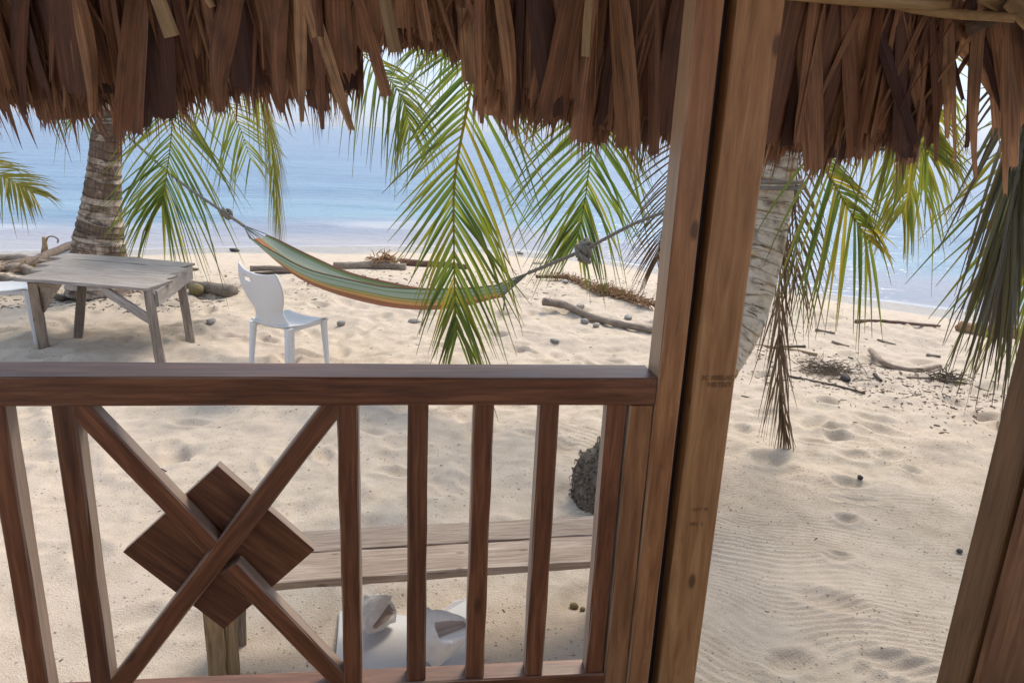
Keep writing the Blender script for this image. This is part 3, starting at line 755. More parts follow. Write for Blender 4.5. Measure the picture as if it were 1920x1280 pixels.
# the bulk of the roof above: two sloping slabs of packed leaves, uneven undersides
def roof_slab(y0, z0, y1, z1, th=0.22):
    vs_, fs = [], []
    nx, ny = 40, 16
    for lay in (0, 1):
        for i in range(nx + 1):
            for j in range(ny + 1):
                x = -2.7 + 5.2 * i / nx; t = j / ny
                vs_.append((x, y0 + (y1 - y0) * t, z0 + (z1 - z0) * t + lay * th + random.uniform(-.03, .03)))
    def idx(l, i, j): return l * (nx + 1) * (ny + 1) + i * (ny + 1) + j
    for i in range(nx):
        for j in range(ny):
            fs.append((idx(0, i, j), idx(0, i, j + 1), idx(0, i + 1, j + 1), idx(0, i + 1, j)))
            fs.append((idx(1, i, j), idx(1, i + 1, j), idx(1, i + 1, j + 1), idx(1, i, j + 1)))
    for i in range(nx):
        for j in (0, ny):
            fs.append((idx(0, i, j), idx(0, i + 1, j), idx(1, i + 1, j), idx(1, i, j)))
    for j in range(ny):
        for i in (0, nx):
            fs.append((idx(0, i, j), idx(0, i, j + 1), idx(1, i, j + 1), idx(1, i, j)))
    uv = [(v[0] * 3, v[1] * 1.2) for v in vs_]
    b = V((0, (y0 + y1) / 2, z0))
    return vs_, fs, uv, b
for args in ((1.86, 2.78, -0.45, 4.5), (-2.4, 3.0, -0.449, 4.5)):
    v, f, uv, b = roof_slab(*args)
    o = put_world('packed_thatch', v, f, M_THATCH, roof, base=b, uv=uv); o['kind'] = 'stuff'

# ------------------------------------------------------------------ palms
def leaflet_geo(p, d, W, L, w, droop, seg=5, fold=0.35, tone=0.3, tipb=1.0, base_t=0.0):
    vs_, fs, tn = [], [], []
    N = d.cross(W).normalized()
    kt, kd, kw = random.uniform(.45, .8), (random.uniform(.2, 1.0) if random.random() < .35 else 0), random.gauss(0, .05)
    for i in range(seg + 1):
        t = i / seg
        c = p + d * (L * t) + V((0, 0, -1)) * (droop * L * t * t + kd * L * max(0, t - kt)) + W * (kw * L * t * t)
        ww = w * (0.55 + 0.9 * t if t < .5 else 1.0) * (1 - max(0, t - .35) / .65 * 0.95) / 2
        ww = max(ww, 0.0012)
        for (u, h) in ((-1, fold), (0, 0), (1, fold)):
            vs_.append(c + W * (u * ww) + N * (h * ww)); tn.append((tone, t, tipb))
    for i in range(seg):
        for j in (0, 1):
            a = i * 3 + j
            fs.append((a, a + 1, a + 4, a + 3))
    return vs_, fs, tn
def frond(tree, ctrl, face, n=40, L=0.9, w=0.032, droop=0.25, a0=30, a1=62, t0=0.0, tone=(0.15, 0.45), yellow=None, mat=None, tipb=0.8, single=False, r0=0.014,
          sides=(1, -1), prof=(0.55, 1.0, 0.45), jit=0.055, seg=5, tube_seg=22, sag_jit=0.15, lf=(1, 1), fold_back=0.0):
    """one palm frond: a tapering rib and two rows of leaflets; angles are measured from across the rib towards its tip"""
    mat = mat or M_LEAF
    pts = spline(ctrl, tube_seg)
    base = WM[tree.name].translation.copy()
    geo, tones = [], []
    v, f, _ = tube_geo(pts, [r0 * (1 - 0.85 * i / (tube_seg - 1)) for i in range(tube_seg)], 5)
    geo.append((v, f)); tones += [(tone[1] * 1.15 + .1, 0, 0)] * len(v)
    fine = spline(ctrl, 200)
    F_ = V(face).normalized()
    singles = []
    for i in range(n):
        t = t0 + (1 - t0) * (i + 0.5) / n
        k = min(int(t * 199), 198)
        P, T = fine[k], (fine[k + 1] - fine[k]).normalized()
        S = T.cross(F_).normalized()
        Nn = S.cross(T).normalized()
        q = (t - t0) / (1 - t0)
        ln = prof[0] + (prof[1] - prof[0]) * math.sin(min(q / 0.35, 1) * math.pi / 2) if q < .35 else prof[1] + (prof[2] - prof[1]) * ((q - .35) / .65) ** 1.5
        for s in sides:
            if random.random() < 0.04: continue
            an = math.radians(a0 + (a1 - a0) * q) + random.gauss(0, jit)
            d = (S * s * math.cos(an) + T * math.sin(an) + Nn * random.gauss(0.05, 0.08)).normalized()
            W = (T - d * T.dot(d)).normalized()
            W = (W * math.cos(0.5) + d.cross(W) * math.sin(random.gauss(0.3, .45))).normalized()
            tv = random.uniform(*tone)
            if yellow and random.random() < yellow: tv = random.uniform(.7, 1.0)
            g = leaflet_geo(P, d, W, L * ln * (lf[0] if s > 0 else lf[1]) * random.uniform(.88, 1.08), w * random.uniform(.8, 1.15) * (0.7 + .3 * ln), droop * (1 + random.uniform(-sag_jit, sag_jit) * 3), seg=seg, tone=tv, tipb=tipb * random.uniform(.3, 1))
            if single: singles.append((P, g))
            else: geo.append((g[0], g[1])); tones += g[2]
    v, f = join(geo)
    fo = put_world('frond', v, f, mat, tree, base=base if False else pts[0], tone=tones)
    for P, g in singles:
        put_world('leaflet', g[0], g[1], mat, fo, base=P, tone=g[2])
    return fo
def trunk(tree, ctrl, radii, mat, ring=0.085, k=26, step=0.10):
    fine = spline(ctrl, 400)
    cum = [0.0]
    for i in range(1, 400): cum.append(cum[-1] + (fine[i] - fine[i - 1]).length)
    Ltot = cum[-1]
    vs_, fs, uv, tone = [], [], [], []
    s = 0.0; stations = []
    while s < Ltot:
        rr = ring * random.uniform(.75, 1.3); g = random.random()
        for q in (0.0, 0.15, 0.55, 0.93): stations.append((min(s + rr * q, Ltot), q, g))
        s += rr
    ax = V((1, 0, 0))
    tl = np.linspace(0, 1, len(radii))
    for (s, q, g) in stations:
        i = min(int(np.searchsorted(cum, s)), 398)
        P = fine[i]; T = (fine[i + 1] - fine[i]).normalized()
        a = (ax - T * ax.dot(T)).normalized(); b = T.cross(a)
        r = float(np.interp(s / Ltot, tl, radii)) * (1 + step * (0.5 - q) * (0.5 + g) * 0.5)
        tilt = random.gauss(0, .012)
        for j in range(k):
            an = 2 * math.pi * j / k
            rj = r * (1 + 0.035 * math.sin(3 * an + s * 2) + 0.006 * random.uniform(-1, 1))
            vs_.append(P + (a * math.cos(an) + b * math.sin(an)) * rj + T * (tilt * math.cos(an) + .010 * math.sin(2 * an + g * 9) + random.gauss(0, .003)))
            uv.append((j / k if j <= k / 2 else 1 - j / k, s)); tone.append((q, g, 0))
    m = len(stations)
    for i in range(m - 1):
        for j in range(k):
            p, q = i * k + j, i * k + (j + 1) % k
            fs.append((p, q, q + k, p + k))
    fs.append(tuple(range((m - 1) * k, m * k)))
    return put_world('trunk', vs_, fs, mat, tree, base=WM[tree.name].translation, smooth_shade=True, uv=uv, tone=tone)
def crown(tree, top, n, R, avoid=(), tone=(0.1, 0.45), lift=0.35, seg=4):
    """the fronds of the crown above the roof line"""
    for k in range(n):
        an = 2 * math.pi * (k + random.uniform(-.25, .25)) / n
        if any(abs((math.degrees(an) - a + 180) % 360 - 180) < b for a, b in avoid): continue
        u = V((math.cos(an), math.sin(an), 0)); rr = R * random.uniform(.85, 1.1); up_ = random.uniform(.1, .9) * lift * rr
        ctrl = [top, top + u * rr * .35 + V((0, 0, up_ * .9)), top + u * rr * .72 + V((0, 0, up_ * .6)), top + u * rr * .98 + V((0, 0, up_ * .3 - rr * random.uniform(.25, .5)))]
        frond(tree, ctrl, (0, 0, 1), n=34, L=rr * .26, w=.05, droop=.35, a0=25, a1=55, t0=.15, tone=tone, seg=3, tube_seg=12, r0=.025)

# left palm: thick swollen foot, brown ringed trunk
gA = V((-4.31, 10.1, 0)); gA.z = gz(gA.x, gA.y) - .05
palm = thing('coconut_palm', 'coconut palm with a thick swollen brown ringed trunk behind the grey table', 'palm tree', gA, 'coconut palms')
Y0 = 10.15
cA = [V((gA.x, gA.y, gA.z)), at_y(184, 480, Y0), at_y(190, 400, Y0), at_y(196, 330, Y0), at_y(201, 260, Y0), at_y(208, 200, Y0), V((-3.85, 10.1, 4.6))]
trunk(palm, cA, [0.42, 0.36, 0.30, 0.24, 0.205, 0.185, 0.175, 0.165, .16, .155, .15, .15, .15], M_TRUNK_A)
topA = V((-3.85, 10.1, 4.6))
def fpx(pts): return [at_y(x, y, Y) for (x, y, Y) in pts]
random.seed(21)
frond(palm, [topA] + fpx([(300, 60, 9.2), (322, 215, 9.0), (312, 330, 9.0), (303, 385, 9.05)]), (-.1, -1, .25), n=40, L=1.10, w=.038, droop=.32, a0=36, a1=70, t0=.42, tone=(.22, .70), yellow=.10, prof=(.9, 1.0, .5), sag_jit=.3)
frond(palm, [topA] + fpx([(430, 90, 9.4), (490, 190, 9.3), (512, 290, 9.3), (520, 385, 9.3)]), (-.9, -.4, .2), n=62, L=.62, w=.03, droop=.75, a0=30, a1=70, t0=.25, tone=(.45, .85), yellow=.35, prof=(.9, 1.0, .6), tipb=1)
frond(palm, [topA] + fpx([(330, 60, 10.8), (420, 180, 11.0), (450, 240, 11.2), (470, 300, 11.3)]), (.3, -1, .3), n=24, L=.9, w=.032, droop=.3, a0=25, a1=60, t0=.3, tone=(.25, .75), yellow=.1)
frond(palm, [topA] + fpx([(120, 90, 11.2), (150, 150, 11.6), (150, 215, 11.8)]), (0, -1, .2), n=34, L=.95, w=.026, droop=.3, a0=25, a1=66, t0=.3, tone=(.1, .4))
frond(palm, [topA] + fpx([(470, 20, 9.0), (600, 50, 8.6), (700, 120, 8.2), (752, 180, 8.0), (770, 245, 8.0)]), (-.2, -.6, 1), n=44, L=.66, w=.030, droop=.8, a0=25, a1=60, t0=.35, tone=(.15, .6), yellow=.12)
crown(palm, topA, 9, 3.4, avoid=((-60, 35), (0, 20)))

# right palm: pale leaning trunk behind the post, roots at its foot
gB = V((1.34, 4.27, 0)); gB.z = gz(gB.x, gB.y) - .05
palm2 = thing('coconut_palm', 'coconut palm with a pale leaning trunk and dark root mass behind the post', 'palm tree', gB, 'coconut palms')
topB = V((2.38, 4.95, 4.9))
cB = [V((gB.x, gB.y, gB.z)), V((1.58, 4.30, .37)), V((1.868, 4.4, .82)), V((2.085, 4.5, 1.16)), V((2.195, 4.6, 1.505)), V((2.275, 4.7, 1.85)), V((2.30, 4.75, 2.15)), V((2.36, 4.9, 3.4)), topB]
trunk(palm2, cB, [0.26, 0.19, 0.165, 0.155, .150, .147, .145, .14, .14, .135, .135], M_TRUNK_B, ring=.075, step=.03)
# root mass: a knotty mound covered in short dead rootlets
random.seed(4)
rv, rf = [], []
bmr = bmesh.new(); bmesh.ops.create_icosphere(bmr, subdivisions=4, radius=1.0)
for v in bmr.verts:
    n1 = mnoise.fractal(v.co * 2.2, 1, 2, 3)
    v.co = V((v.co.x * .33, v.co.y * .30, max(v.co.z * .42, -.1))) * (1 + .16 * n1)
rc = V((gB.x - 0.02, gB.y + .0, gB.z + .06))
verts = [v.co + rc for v in bmr.verts]; faces = [tuple(v.index for v in f.verts) for f in bmr.faces]
norms = [(v.co.copy(), v.normal.copy()) for v in bmr.verts]; bmr.free()
rm = put_world('root_mass', verts, faces, M_FIBRE, palm2, base=rc, smooth_shade=True)
parts = []
for k in range(2600):
    c, nn = random.choice(norms)
    if c.z < -.05: continue
    nn = c.normalized()
    d = (nn * .5 + V((random.gauss(0, .5), random.gauss(0, .5), random.gauss(-.55, .4)))).normalized()
    p0 = c + rc; L = random.uniform(.015, .045)
    p1 = p0 + d * L * .5 + nn * .006; p2 = p0 + d * L * .9 - nn * .012 + V((0, 0, -.015))
    r = random.uniform(.0022, .005)
    v, f, _ = tube_geo([p0, p1, p2], [r, r, r * .4], 3, 0, False); parts.append((v, f))
v, f = join(parts)
o = put_world('rootlets', v, f, M_FIBRE, palm2, base=rc); o['kind'] = 'stuff'
random.seed(33)
# large frond hanging in front of the hammock
frond(palm2, [topB] + fpx([(1010, -190, 4.9), (905, 20, 4.75), (880, 180, 4.7), (853, 330, 4.7), (851, 450, 4.7), (853, 560, 4.68), (857, 632, 4.66)]), (.05, -1, .22), n=58, L=.82, w=.028, droop=.14, a0=44, a1=70, t0=.30,
      tone=(.12, .66), yellow=.12, prof=(.95, 1.0, .42), single=True, tipb=1.0, r0=.016, lf=(.70, 1.0))
frond(palm2, [topB] + fpx([(1290, -60, 5.6), (1150, 130, 6.0), (1113, 260, 6.2), (1096, 380, 6.3), (1080, 455, 6.3)]), (.05, -1, .2), n=46, L=.92, w=.030, droop=.18, a0=34, a1=68, t0=.35, tone=(.1, .55), yellow=.05, prof=(.9, 1.0, .35))
frond(palm2, [topB] + fpx([(1400, 60, 5.3), (1290, 250, 5.6), (1262, 360, 5.7), (1240, 440, 5.7), (1232, 490, 5.7)]), (-.2, -1, .2), n=36, L=.50, w=.017, droop=.25, a0=35, a1=72, t0=.3, tone=(.1, .4), prof=(.8, 1, .5), mat=M_DRYLEAF)
frond(palm2, [topB] + fpx([(1120, -80, 5.9), (960, 40, 6.6), (860, 70, 7.0), (780, 90, 7.3)]), (0, -.3, 1), n=40, L=.75, w=.030, droop=.9, a0=15, a1=50, t0=.35, tone=(.15, .5), yellow=.08)
# fronds right of the post
frond(palm2, [topB] + fpx([(1500, 40, 4.5), (1535, 270, 4.25), (1578, 370, 4.15), (1632, 455, 4.1)]), (-.5, -.6, .7), n=24, L=.62, w=.027, droop=.36, a0=36, a1=62, t0=.50, tone=(.2, .8), yellow=.25, lf=(1, .45), single=True, prof=(.8, 1, .75), tipb=1)
frond(palm2, [topB] + fpx([(1650, 20, 5.2), (1730, 90, 5.4), (1728, 240, 5.5), (1715, 330, 5.5), (1690, 400, 5.5)]), (.3, -1, .2), n=56, L=.74, w=.026, droop=.35, a0=20, a1=60, t0=.30, tone=(.4, .8), yellow=.2, sides=(1, -1), prof=(1, 1, .35))
frond(palm2, [topB] + fpx([(1700, 10, 4.4), (1650, 120, 4.2), (1690, 210, 4.1), (1740, 290, 4.0)]), (-.6, -.8, .4), n=34, L=.5, w=.028, droop=.5, a0=30, a1=60, t0=.4, tone=(.35, .8), yellow=.2)
# dead frond hanging along the trunk, and a second behind it
dead = frond(palm2, [topB] + fpx([(1500, 130, 4.9), (1478, 330, 5.0), (1462, 520, 5.0), (1462, 700, 4.98), (1470, 805, 4.96)]), (.2, -1, .1), n=64, L=.5, w=.018, droop=.45, a0=70, a1=84, t0=.28, tone=(.1, .9), mat=M_DRYLEAF, prof=(.7, 1, .55), r0=.012, jit=.12)
dead['label'] = 'dead brown frond hanging limp'
frond(palm2, [topB] + fpx([(1500, 100, 5.3), (1490, 300, 5.4), (1492, 420, 5.4), (1495, 520, 5.4)]), (.1, -1, .1), n=24, L=.62, w=.02, droop=.3, a0=45, a1=72, t0=.35, tone=(.2, .8), mat=M_DRYLEAF, prof=(.8, 1, .6))
crown(palm2, topB, 7, 3.2, avoid=((150, 40), (90, 20), (-20, 25)))

# palm beyond the frame on the left, one frond reaching in
gC = V((-6.9, 10.6, 0)); gC.z = gz(gC.x, gC.y) - .05
palm3 = thing('coconut_palm', 'palm outside the left edge whose yellow green frond tip reaches in over the water', 'palm tree', gC, 'coconut palms')
topC = V((-6.7, 10.5, 3.6))
trunk(palm3, [gC, V((-6.85, 10.6, 1.5)), topC], [.3, .2, .17, .16, .15, .15], M_TRUNK_A)
frond(palm3, [topC] + fpx([(-190, 250, 10.2), (-60, 305, 10.0), (20, 338, 9.9), (62, 362, 9.9)]), (.1, -.5, 1), n=54, L=.62, w=.034, droop=.25, a0=20, a1=55, t0=.3, tone=(.5, .9), yellow=.4)
crown(palm3, topC, 9, 2.8, avoid=((-10, 30),))

# palm beyond the frame on the right, a long frond hanging in
gD = V((5.2, 5.2, 0)); gD.z = gz(gD.x, gD.y) - .05
palm4 = thing('coconut_palm', 'palm outside the right edge whose long dull green leaflets hang beside the doorway', 'palm tree', gD, 'coconut palms')
topD = V((5.0, 5.0, 4.4))
trunk(palm4, [gD, V((5.1, 5.15, 2)), topD], [.3, .2, .17, .16, .15, .15], M_TRUNK_B)
random.seed(8)
frond(palm4, [topD] + fpx([(2050, -60, 3.2), (1960, 60, 2.8), (1925, 220, 2.7), (1905, 360, 2.65), (1890, 440, 2.62)]), (.1, -1, .1), n=34, L=.60, w=.024, droop=.25, a0=72, a1=84, t0=.40, tone=(.02, .75), mat=M_DULL, single=True, prof=(.9, 1, .85), tipb=1.0, jit=.07, r0=.011)
frond(palm4, [topD] + fpx([(2010, -40, 3.3), (1935, 100, 3.0), (1918, 260, 2.95), (1912, 400, 2.9)]), (.1, -1, .1), n=22, L=.6, w=.024, droop=.3, a0=60, a1=78, t0=.45, tone=(.1, .7), prof=(.9, 1, .9), mat=M_DRYLEAF, jit=.16)
frond(palm4, [topD] + fpx([(2200, 60, 3.6), (2060, 180, 3.3), (1990, 330, 3.2), (1960, 480, 3.2)]), (-.1, -1, .2), n=40, L=.8, w=.03, droop=.2, a0=45, a1=70, t0=.4, tone=(.1, .7), yellow=.2, prof=(.9, 1, .8))
crown(palm4, topD, 6, 2.7, avoid=((-140, 40), (180, 40), (140, 20)))

# ------------------------------------------------------------------ hammock
A_, B_ = V((-4.2, 10.15, 0)), V((2.2, 4.6, 0))
_n = np.array([B_.y - A_.y, -(B_.x - A_.x)])
def hp(x, y):
    d = _ray(x, y); t = (_n @ np.array([A_.x, A_.y])) / (_n @ d[:2]); return V(EYE + d * t)
ham_axis = (B_ - A_).normalized(); ham_side = V((ham_axis.y, -ham_axis.x, 0))           # towards the hut
if ham_side.y > 0: ham_side = -ham_side
hammock = thing('hammock', 'green and orange striped cloth hammock slung between the two palms', 'hammock', hp(700, 600))
near_edge = spline([hp(482, 441), hp(540, 468), hp(620, 500), hp(720, 523), hp(800, 533), hp(880, 535), hp(945, 530)], 34)
bottom = spline([hp(484, 447), hp(530, 490), hp(600, 532), hp(700, 566), hp(800, 577), hp(880, 571), hp(945, 556)], 34)
vs_, fs, uv = [], [], []
NV = 18
for i in range(34):
    t = i / 33
    wdt = 0.05 + 0.26 * math.sin(math.pi * (0.08 + .84 * t)) ** 0.8
    e0 = near_edge[i] + ham_side * wdt * .75; e1 = near_edge[i] - ham_side * wdt * 0.9 + V((0, 0, -.10 * math.sin(math.pi * t))); b = bottom[i]
    for j in range(NV + 1):
        q = j / NV
        # a slack belly between the two edges, lowest towards the hut
        c0 = e0.lerp(b + ham_side * wdt * .30, min(1, q / .5)) if q < .5 else (b + ham_side * wdt * .30).lerp(e1, (q - .5) / .5)
        sag = 4 * (q if q < .5 else 1 - q) * (.5 - (q if q < .5 else 1 - q))
        c = c0 + V((0, 0, -.06 * sag)) + ham_side * (.10 * sag * (1 if q < .5 else -1)) * wdt / .3
        c += V((0, 0, .010 * mnoise.noise(V((q * 14, t * 3.0, 1))) + .018 * mnoise.noise(V((q * 4, t * 5.0, 7)))))
        vs_.append(c); uv.append((1 - q, t * 3))
for i in range(33):
    for j in range(NV):
        a = i * (NV + 1) + j
        fs.append((a, a + 1, a + NV + 2, a + NV + 1))
cl = put_world('cloth', vs_, fs, M_HAMMOCK, hammock, smooth_shade=True, uv=uv)
kL, kR = hp(425, 402), hp(1092, 470)
endL, endR = hp(458, 424), hp(990, 512)
for k in range(9):
    a = vs_[int(k / 8 * NV)]
    v, f, _ = tube_geo([kL.lerp(endL, .35), endL + V((0, 0, random.uniform(-.01, .01))), V(a)], [.006, .006, .005], 4); put_world('string', v, f, M_STRING, hammock)
    a = vs_[33 * (NV + 1) + int(k / 8 * NV)]
    v, f, _ = tube_geo([endR.lerp(kR, .1), endR, V(a)], [.006, .006, .005], 4); put_world('string', v, f, M_STRING, hammock)
def rope(pts, r, name='rope', parent=hammock, n=40):
    sp = spline(pts, n); parts = []
    for s in (0, 1, 2):                                       # three laid strands
        st = []
        cum = 0
        for i, p in enumerate(sp):
            t = (sp[min(i + 1, n - 1)] - sp[max(i - 1, 0)]).normalized(); a = t.cross(V((0, 0, 1))).normalized(); b = a.cross(t)
            an = i * 1.1 + s * 2.094
            st.append(p + (a * math.cos(an) + b * math.sin(an)) * r * .5)
        v, f, _ = tube_geo(st, [r * .62] * n, 6); parts.append((v, f))
    v, f = join(parts)
    return put_world(name, v, f, M_ROPE, parent, smooth_shade=True)
tA = at_y(212, 235, 10.0)
rope([tA + V((.05, -.05, 0)), hp(330, 335), kL], .016)
rope([kL, hp(445, 415), endL], .018, n=14)
rope([endR, hp(1040, 492), kR], .015, n=20)
tB = V((2.27, 4.62, 2.0))
rope([kR, hp(1225, 405), tB + V((-.12, .02, .0))], .013, n=60)
def knot(c, s):
    parts = []
    for k in range(6):
        ax = V((random.gauss(0, 1), random.gauss(0, 1), random.gauss(0, 1))).normalized(); e1 = ax.orthogonal().normalized(); e2 = ax.cross(e1)
        rr = s * random.uniform(.55, .8); off = V((random.gauss(0, 1), random.gauss(0, 1), random.gauss(0, 1))) * s * .22
        pts = [c + off + (e1 * math.cos(a) + e2 * math.sin(a)) * rr for a in np.linspace(0, 6.0, 14)]
        v, f, _ = tube_geo(pts, [s * .27] * 14, 6); parts.append((v, f))
    v, f = join(parts)
    put_world('knot', v, f, M_ROPE, hammock, smooth_shade=True)
random.seed(12)
knot(kL, .062); knot(kR, .068); knot(kR + (kL - kR).normalized() * .05 + V((.06, 0, .03)), .06)
for tree_c, r in ((tA, .21), (tB, .16)):
    pts = [tree_c + V((math.cos(a) * r, math.sin(a) * r + (.12 if r > .2 else .02), a * .006)) for a in np.linspace(0, 12.3, 40)]
    v, f, _ = tube_geo(pts, [.014] * 40, 6); put_world('rope_wrap', v, f, M_ROPE, hammock, smooth_shade=True)
v, f, _ = tube_geo([hp(945, 545), hp(946, 562), hp(944, 582)], [.006, .006, .008], 5); put_world('tassel', v, f, M_STRING, hammock)

# ------------------------------------------------------------------ table
ZTAB = 0.75
TC = [at_z(44, 523, ZTAB), at_z(287, 541, ZTAB), at_z(357, 492, ZTAB), at_z(119, 473, ZTAB)]       # front left, front right, back right, back left
tc = (TC[0] + TC[1] + TC[2] + TC[3]) / 4
table = thing('wooden_table', 'weathered grey wooden table with plank top and angled leg braces on the sand', 'table', (tc.x, tc.y, 0))
random.seed(15)
npl = 4; cuts = [0, .30, .50, .78, 1.0]
for k in range(npl):
    a, b = cuts[k] + (.004 if k else 0), cuts[k + 1] - .004
    pl, pr = TC[0].lerp(TC[3], (a + b) / 2), TC[1].lerp(TC[2], (a + b) / 2)
    dp = (TC[1] - TC[2]); wd = abs((b - a)) * ((TC[0] - TC[3]).length + dp.length) / 2 * .96
    off = V((0, 0, -.016 + random.uniform(-.003, .003)))
    beam('top_plank', pl + off - (pr - pl) * random.uniform(0, .012), pr + off, wd, .03, M_GREY, table, seg=9, jit=.003, ch=.004, rough_end=.012, bow=random.uniform(-.004, .004))
legb = [on_sand(84, 660), on_sand(303, 692), on_sand(357, 636), on_sand(147, 630)]
ins = [(0.05, .05), (.95, .04), (.96, .80), (.24, .72)]
legt = []
for (u, w_) in ins:
    legt.append(TC[0].lerp(TC[1], u).lerp(TC[3].lerp(TC[2], u), w_) + V((0, 0, -.034)))
for k, (a, b) in enumerate(zip(legt, legb)):
    d = (b - a).normalized()
    beam('leg', a, b + d * .10, .085, .10 if k != 1 else .09, M_LEG, table, up=(-.3, 1, 0), seg=7, jit=.003, rough_end=0)
def bracket(name, pa, pb, w, mat, th=.03): beam(name, pa, pb, th, w, mat, table, seg=6, jit=.004, rough_end=.02)
# apron board on the right end
apl, apr = TC[1].lerp(TC[2], .02), TC[1].lerp(TC[2], .97)
out = (TC[1] - TC[0]).normalized()
beam('apron', apl + V((0, 0, -.106)) + out * .016, apr + V((0, 0, -.100)) + out * .016, .026, .155, M_GREY, table, seg=6, jit=.003, rough_end=.01)
fr = (TC[0] - TC[3]).normalized()
bracket('brace', TC[0].lerp(TC[1], .62) + V((0, 0, -.06)) - fr * .04, legt[1].lerp(legb[1], .40) - fr * .005, .085, M_GREY)
# triangular gusset on the left leg
g0, g1, g2 = TC[0].lerp(TC[1], .10) + V((0, 0, -.036)), TC[0].lerp(TC[1], .29) + V((0, 0, -.036)), legt[0].lerp(legb[0], .46) + (TC[1] - TC[0]).normalized() * .03
g3 = legt[0].lerp(legb[0], .12) + (TC[1] - TC[0]).normalized() * .03
pts = [g0, g1, g2 + (TC[1] - TC[0]).normalized() * .03, g2, g3]
vv = [p - fr * .03 for p in pts] + [p - fr * .06 for p in pts]
ff = [tuple(range(5)), tuple(range(9, 4, -1))] + [(i, i + 5, (i + 1) % 5 + 5, (i + 1) % 5) for i in range(5)]
put_world('gusset', vv, ff, M_LEG, table)

# ------------------------------------------------------------------ plastic chairs
def make_chair(name, label, loc, ang):
    t = bpy.data.objects.new(name, None); M0 = Matrix.Translation(V(loc)) @ Matrix.Rotation(ang, 4, 'Z') @ Matrix.Scale(1.2, 4)
    link(t, None, M0); tag(t, label, 'chair', 'white plastic chairs')
    # chair faces local +X; seat 0.43 deep, 0.42 wide
    def shell(nm, prof, wfun, cfun, hole=None, th=.012):
        nu, nv = len(prof), 20
        v, f = [], []
        for i, (x, z) in enumerate(prof):
            t_ = i / (nu - 1)
            for j in range(nv + 1):
                u = j / nv * 2 - 1
                v.append(V((x + cfun(t_, u)[0], u * wfun(t_), z + cfun(t_, u)[1])))
        for i in range(nu - 1):
            for j in range(nv):
                if hole and hole(i / (nu - 1), (j + .5) / nv * 2 - 1): continue
                a = i * (nv + 1) + j
                f.append((a, a + 1, a + nv + 2, a + nv + 1))
        me = mesh_from(nm, v, f, M_CHAIR, smooth_shade=True)
        o = put(nm, me, t, M0)
        so = o.modifiers.new('thick', 'SOLIDIFY'); so.thickness = th; so.offset = 0
        return o
    seat_prof = [(.225 - .43 * q, .452 - .022 * math.sin(math.pi * q) + (-.03 * (1 - q / .08) if q < .08 else 0)) for q in np.linspace(0, 1, 18)]
    shell('seat', seat_prof, lambda q: .205 * (1 - .06 * q) if q < .97 else .19, lambda q, u: (0, .018 * abs(u) ** 3 - .010 * (1 - u * u) * math.sin(math.pi * q)))
    back_prof = [(-.195 - .035 * math.sin(q * 1.5) - .10 * q, .435 + .435 * q) for q in np.linspace(0, 1, 40)]
    def bw(q):
        if q < .30: return .205 - .06 * math.sin(q / .30 * math.pi / 2)
        return .145 + .075 * math.sin((q - .30) / .45 * math.pi / 2) if q < .75 else .22 - .03 * ((q - .75) / .25) ** 2
    shell('backrest', back_prof, bw, lambda q, u: (.045 * u * u, .03 * abs(u) ** 2.5 * q * q * q + (0.02 * u * q ** 4)), hole=lambda q, u: .80 < q < .885 and -.22 < (u - .42) < .22 and (abs((q - .8425) / .043) ** 2 + abs((u - .42) / .24) ** 2) < 1)
    for (x, y, dx, dy) in ((.195, .18, .02, .015), (.195, -.18, .02, -.015), (-.185, .185, -.05, .015), (-.185, -.185, -.05, -.015)):
        v, f = [], []
        for (q, s) in ((0, .026), (.15, .023), (.5, .019), (1, .014)):
            c = V((x + dx * q, y + dy * q, .445 - q * (.445 + .03)))
            for (a, b) in ((-1, -.6), (-.6, -1), (.6, -1), (1, -.6), (1, .6), (.6, 1), (-.6, 1), (-1, .6)): v.append(c + V((a * s, b * s, 0)))
        for i in range(3):
            for j in range(8): f.append((i * 8 + j, (i + 1) * 8 + j, (i + 1) * 8 + (j + 1) % 8, i * 8 + (j + 1) % 8))
        f.append(tuple(range(8))); f.append(tuple(range(31, 23, -1)))
        put('leg', mesh_from('leg', v, f, M_CHAIR, smooth_shade=False), t, M0)
    for (a, b) in (((.19, .17, .425), (.19, -.17, .425)), ((.19, .178, .428), (-.18, .182, .425)), ((.19, -.178, .428), (-.18, -.182, .425))):
        p0, p1 = M0 @ V(a), M0 @ V(b)
        beam('seat_edge', p0, p1, .014, .040, M_CHAIR, t, seg=2, jit=0, ch=.003)
    return t
c1 = at_z(541, 592, .545); c1.z = gz(c1.x, c1.y) + .005
make_chair('plastic_chair', 'white plastic chair with sculpted back standing beside the hammock', c1, math.radians(54))
c2 = V((-4.28, 7.85, 0)); c2.z = gz(c2.x, c2.y) + .01
make_chair('plastic_chair', 'white plastic chair cut off by the left edge, at the end of the grey table', c2, math.radians(20))

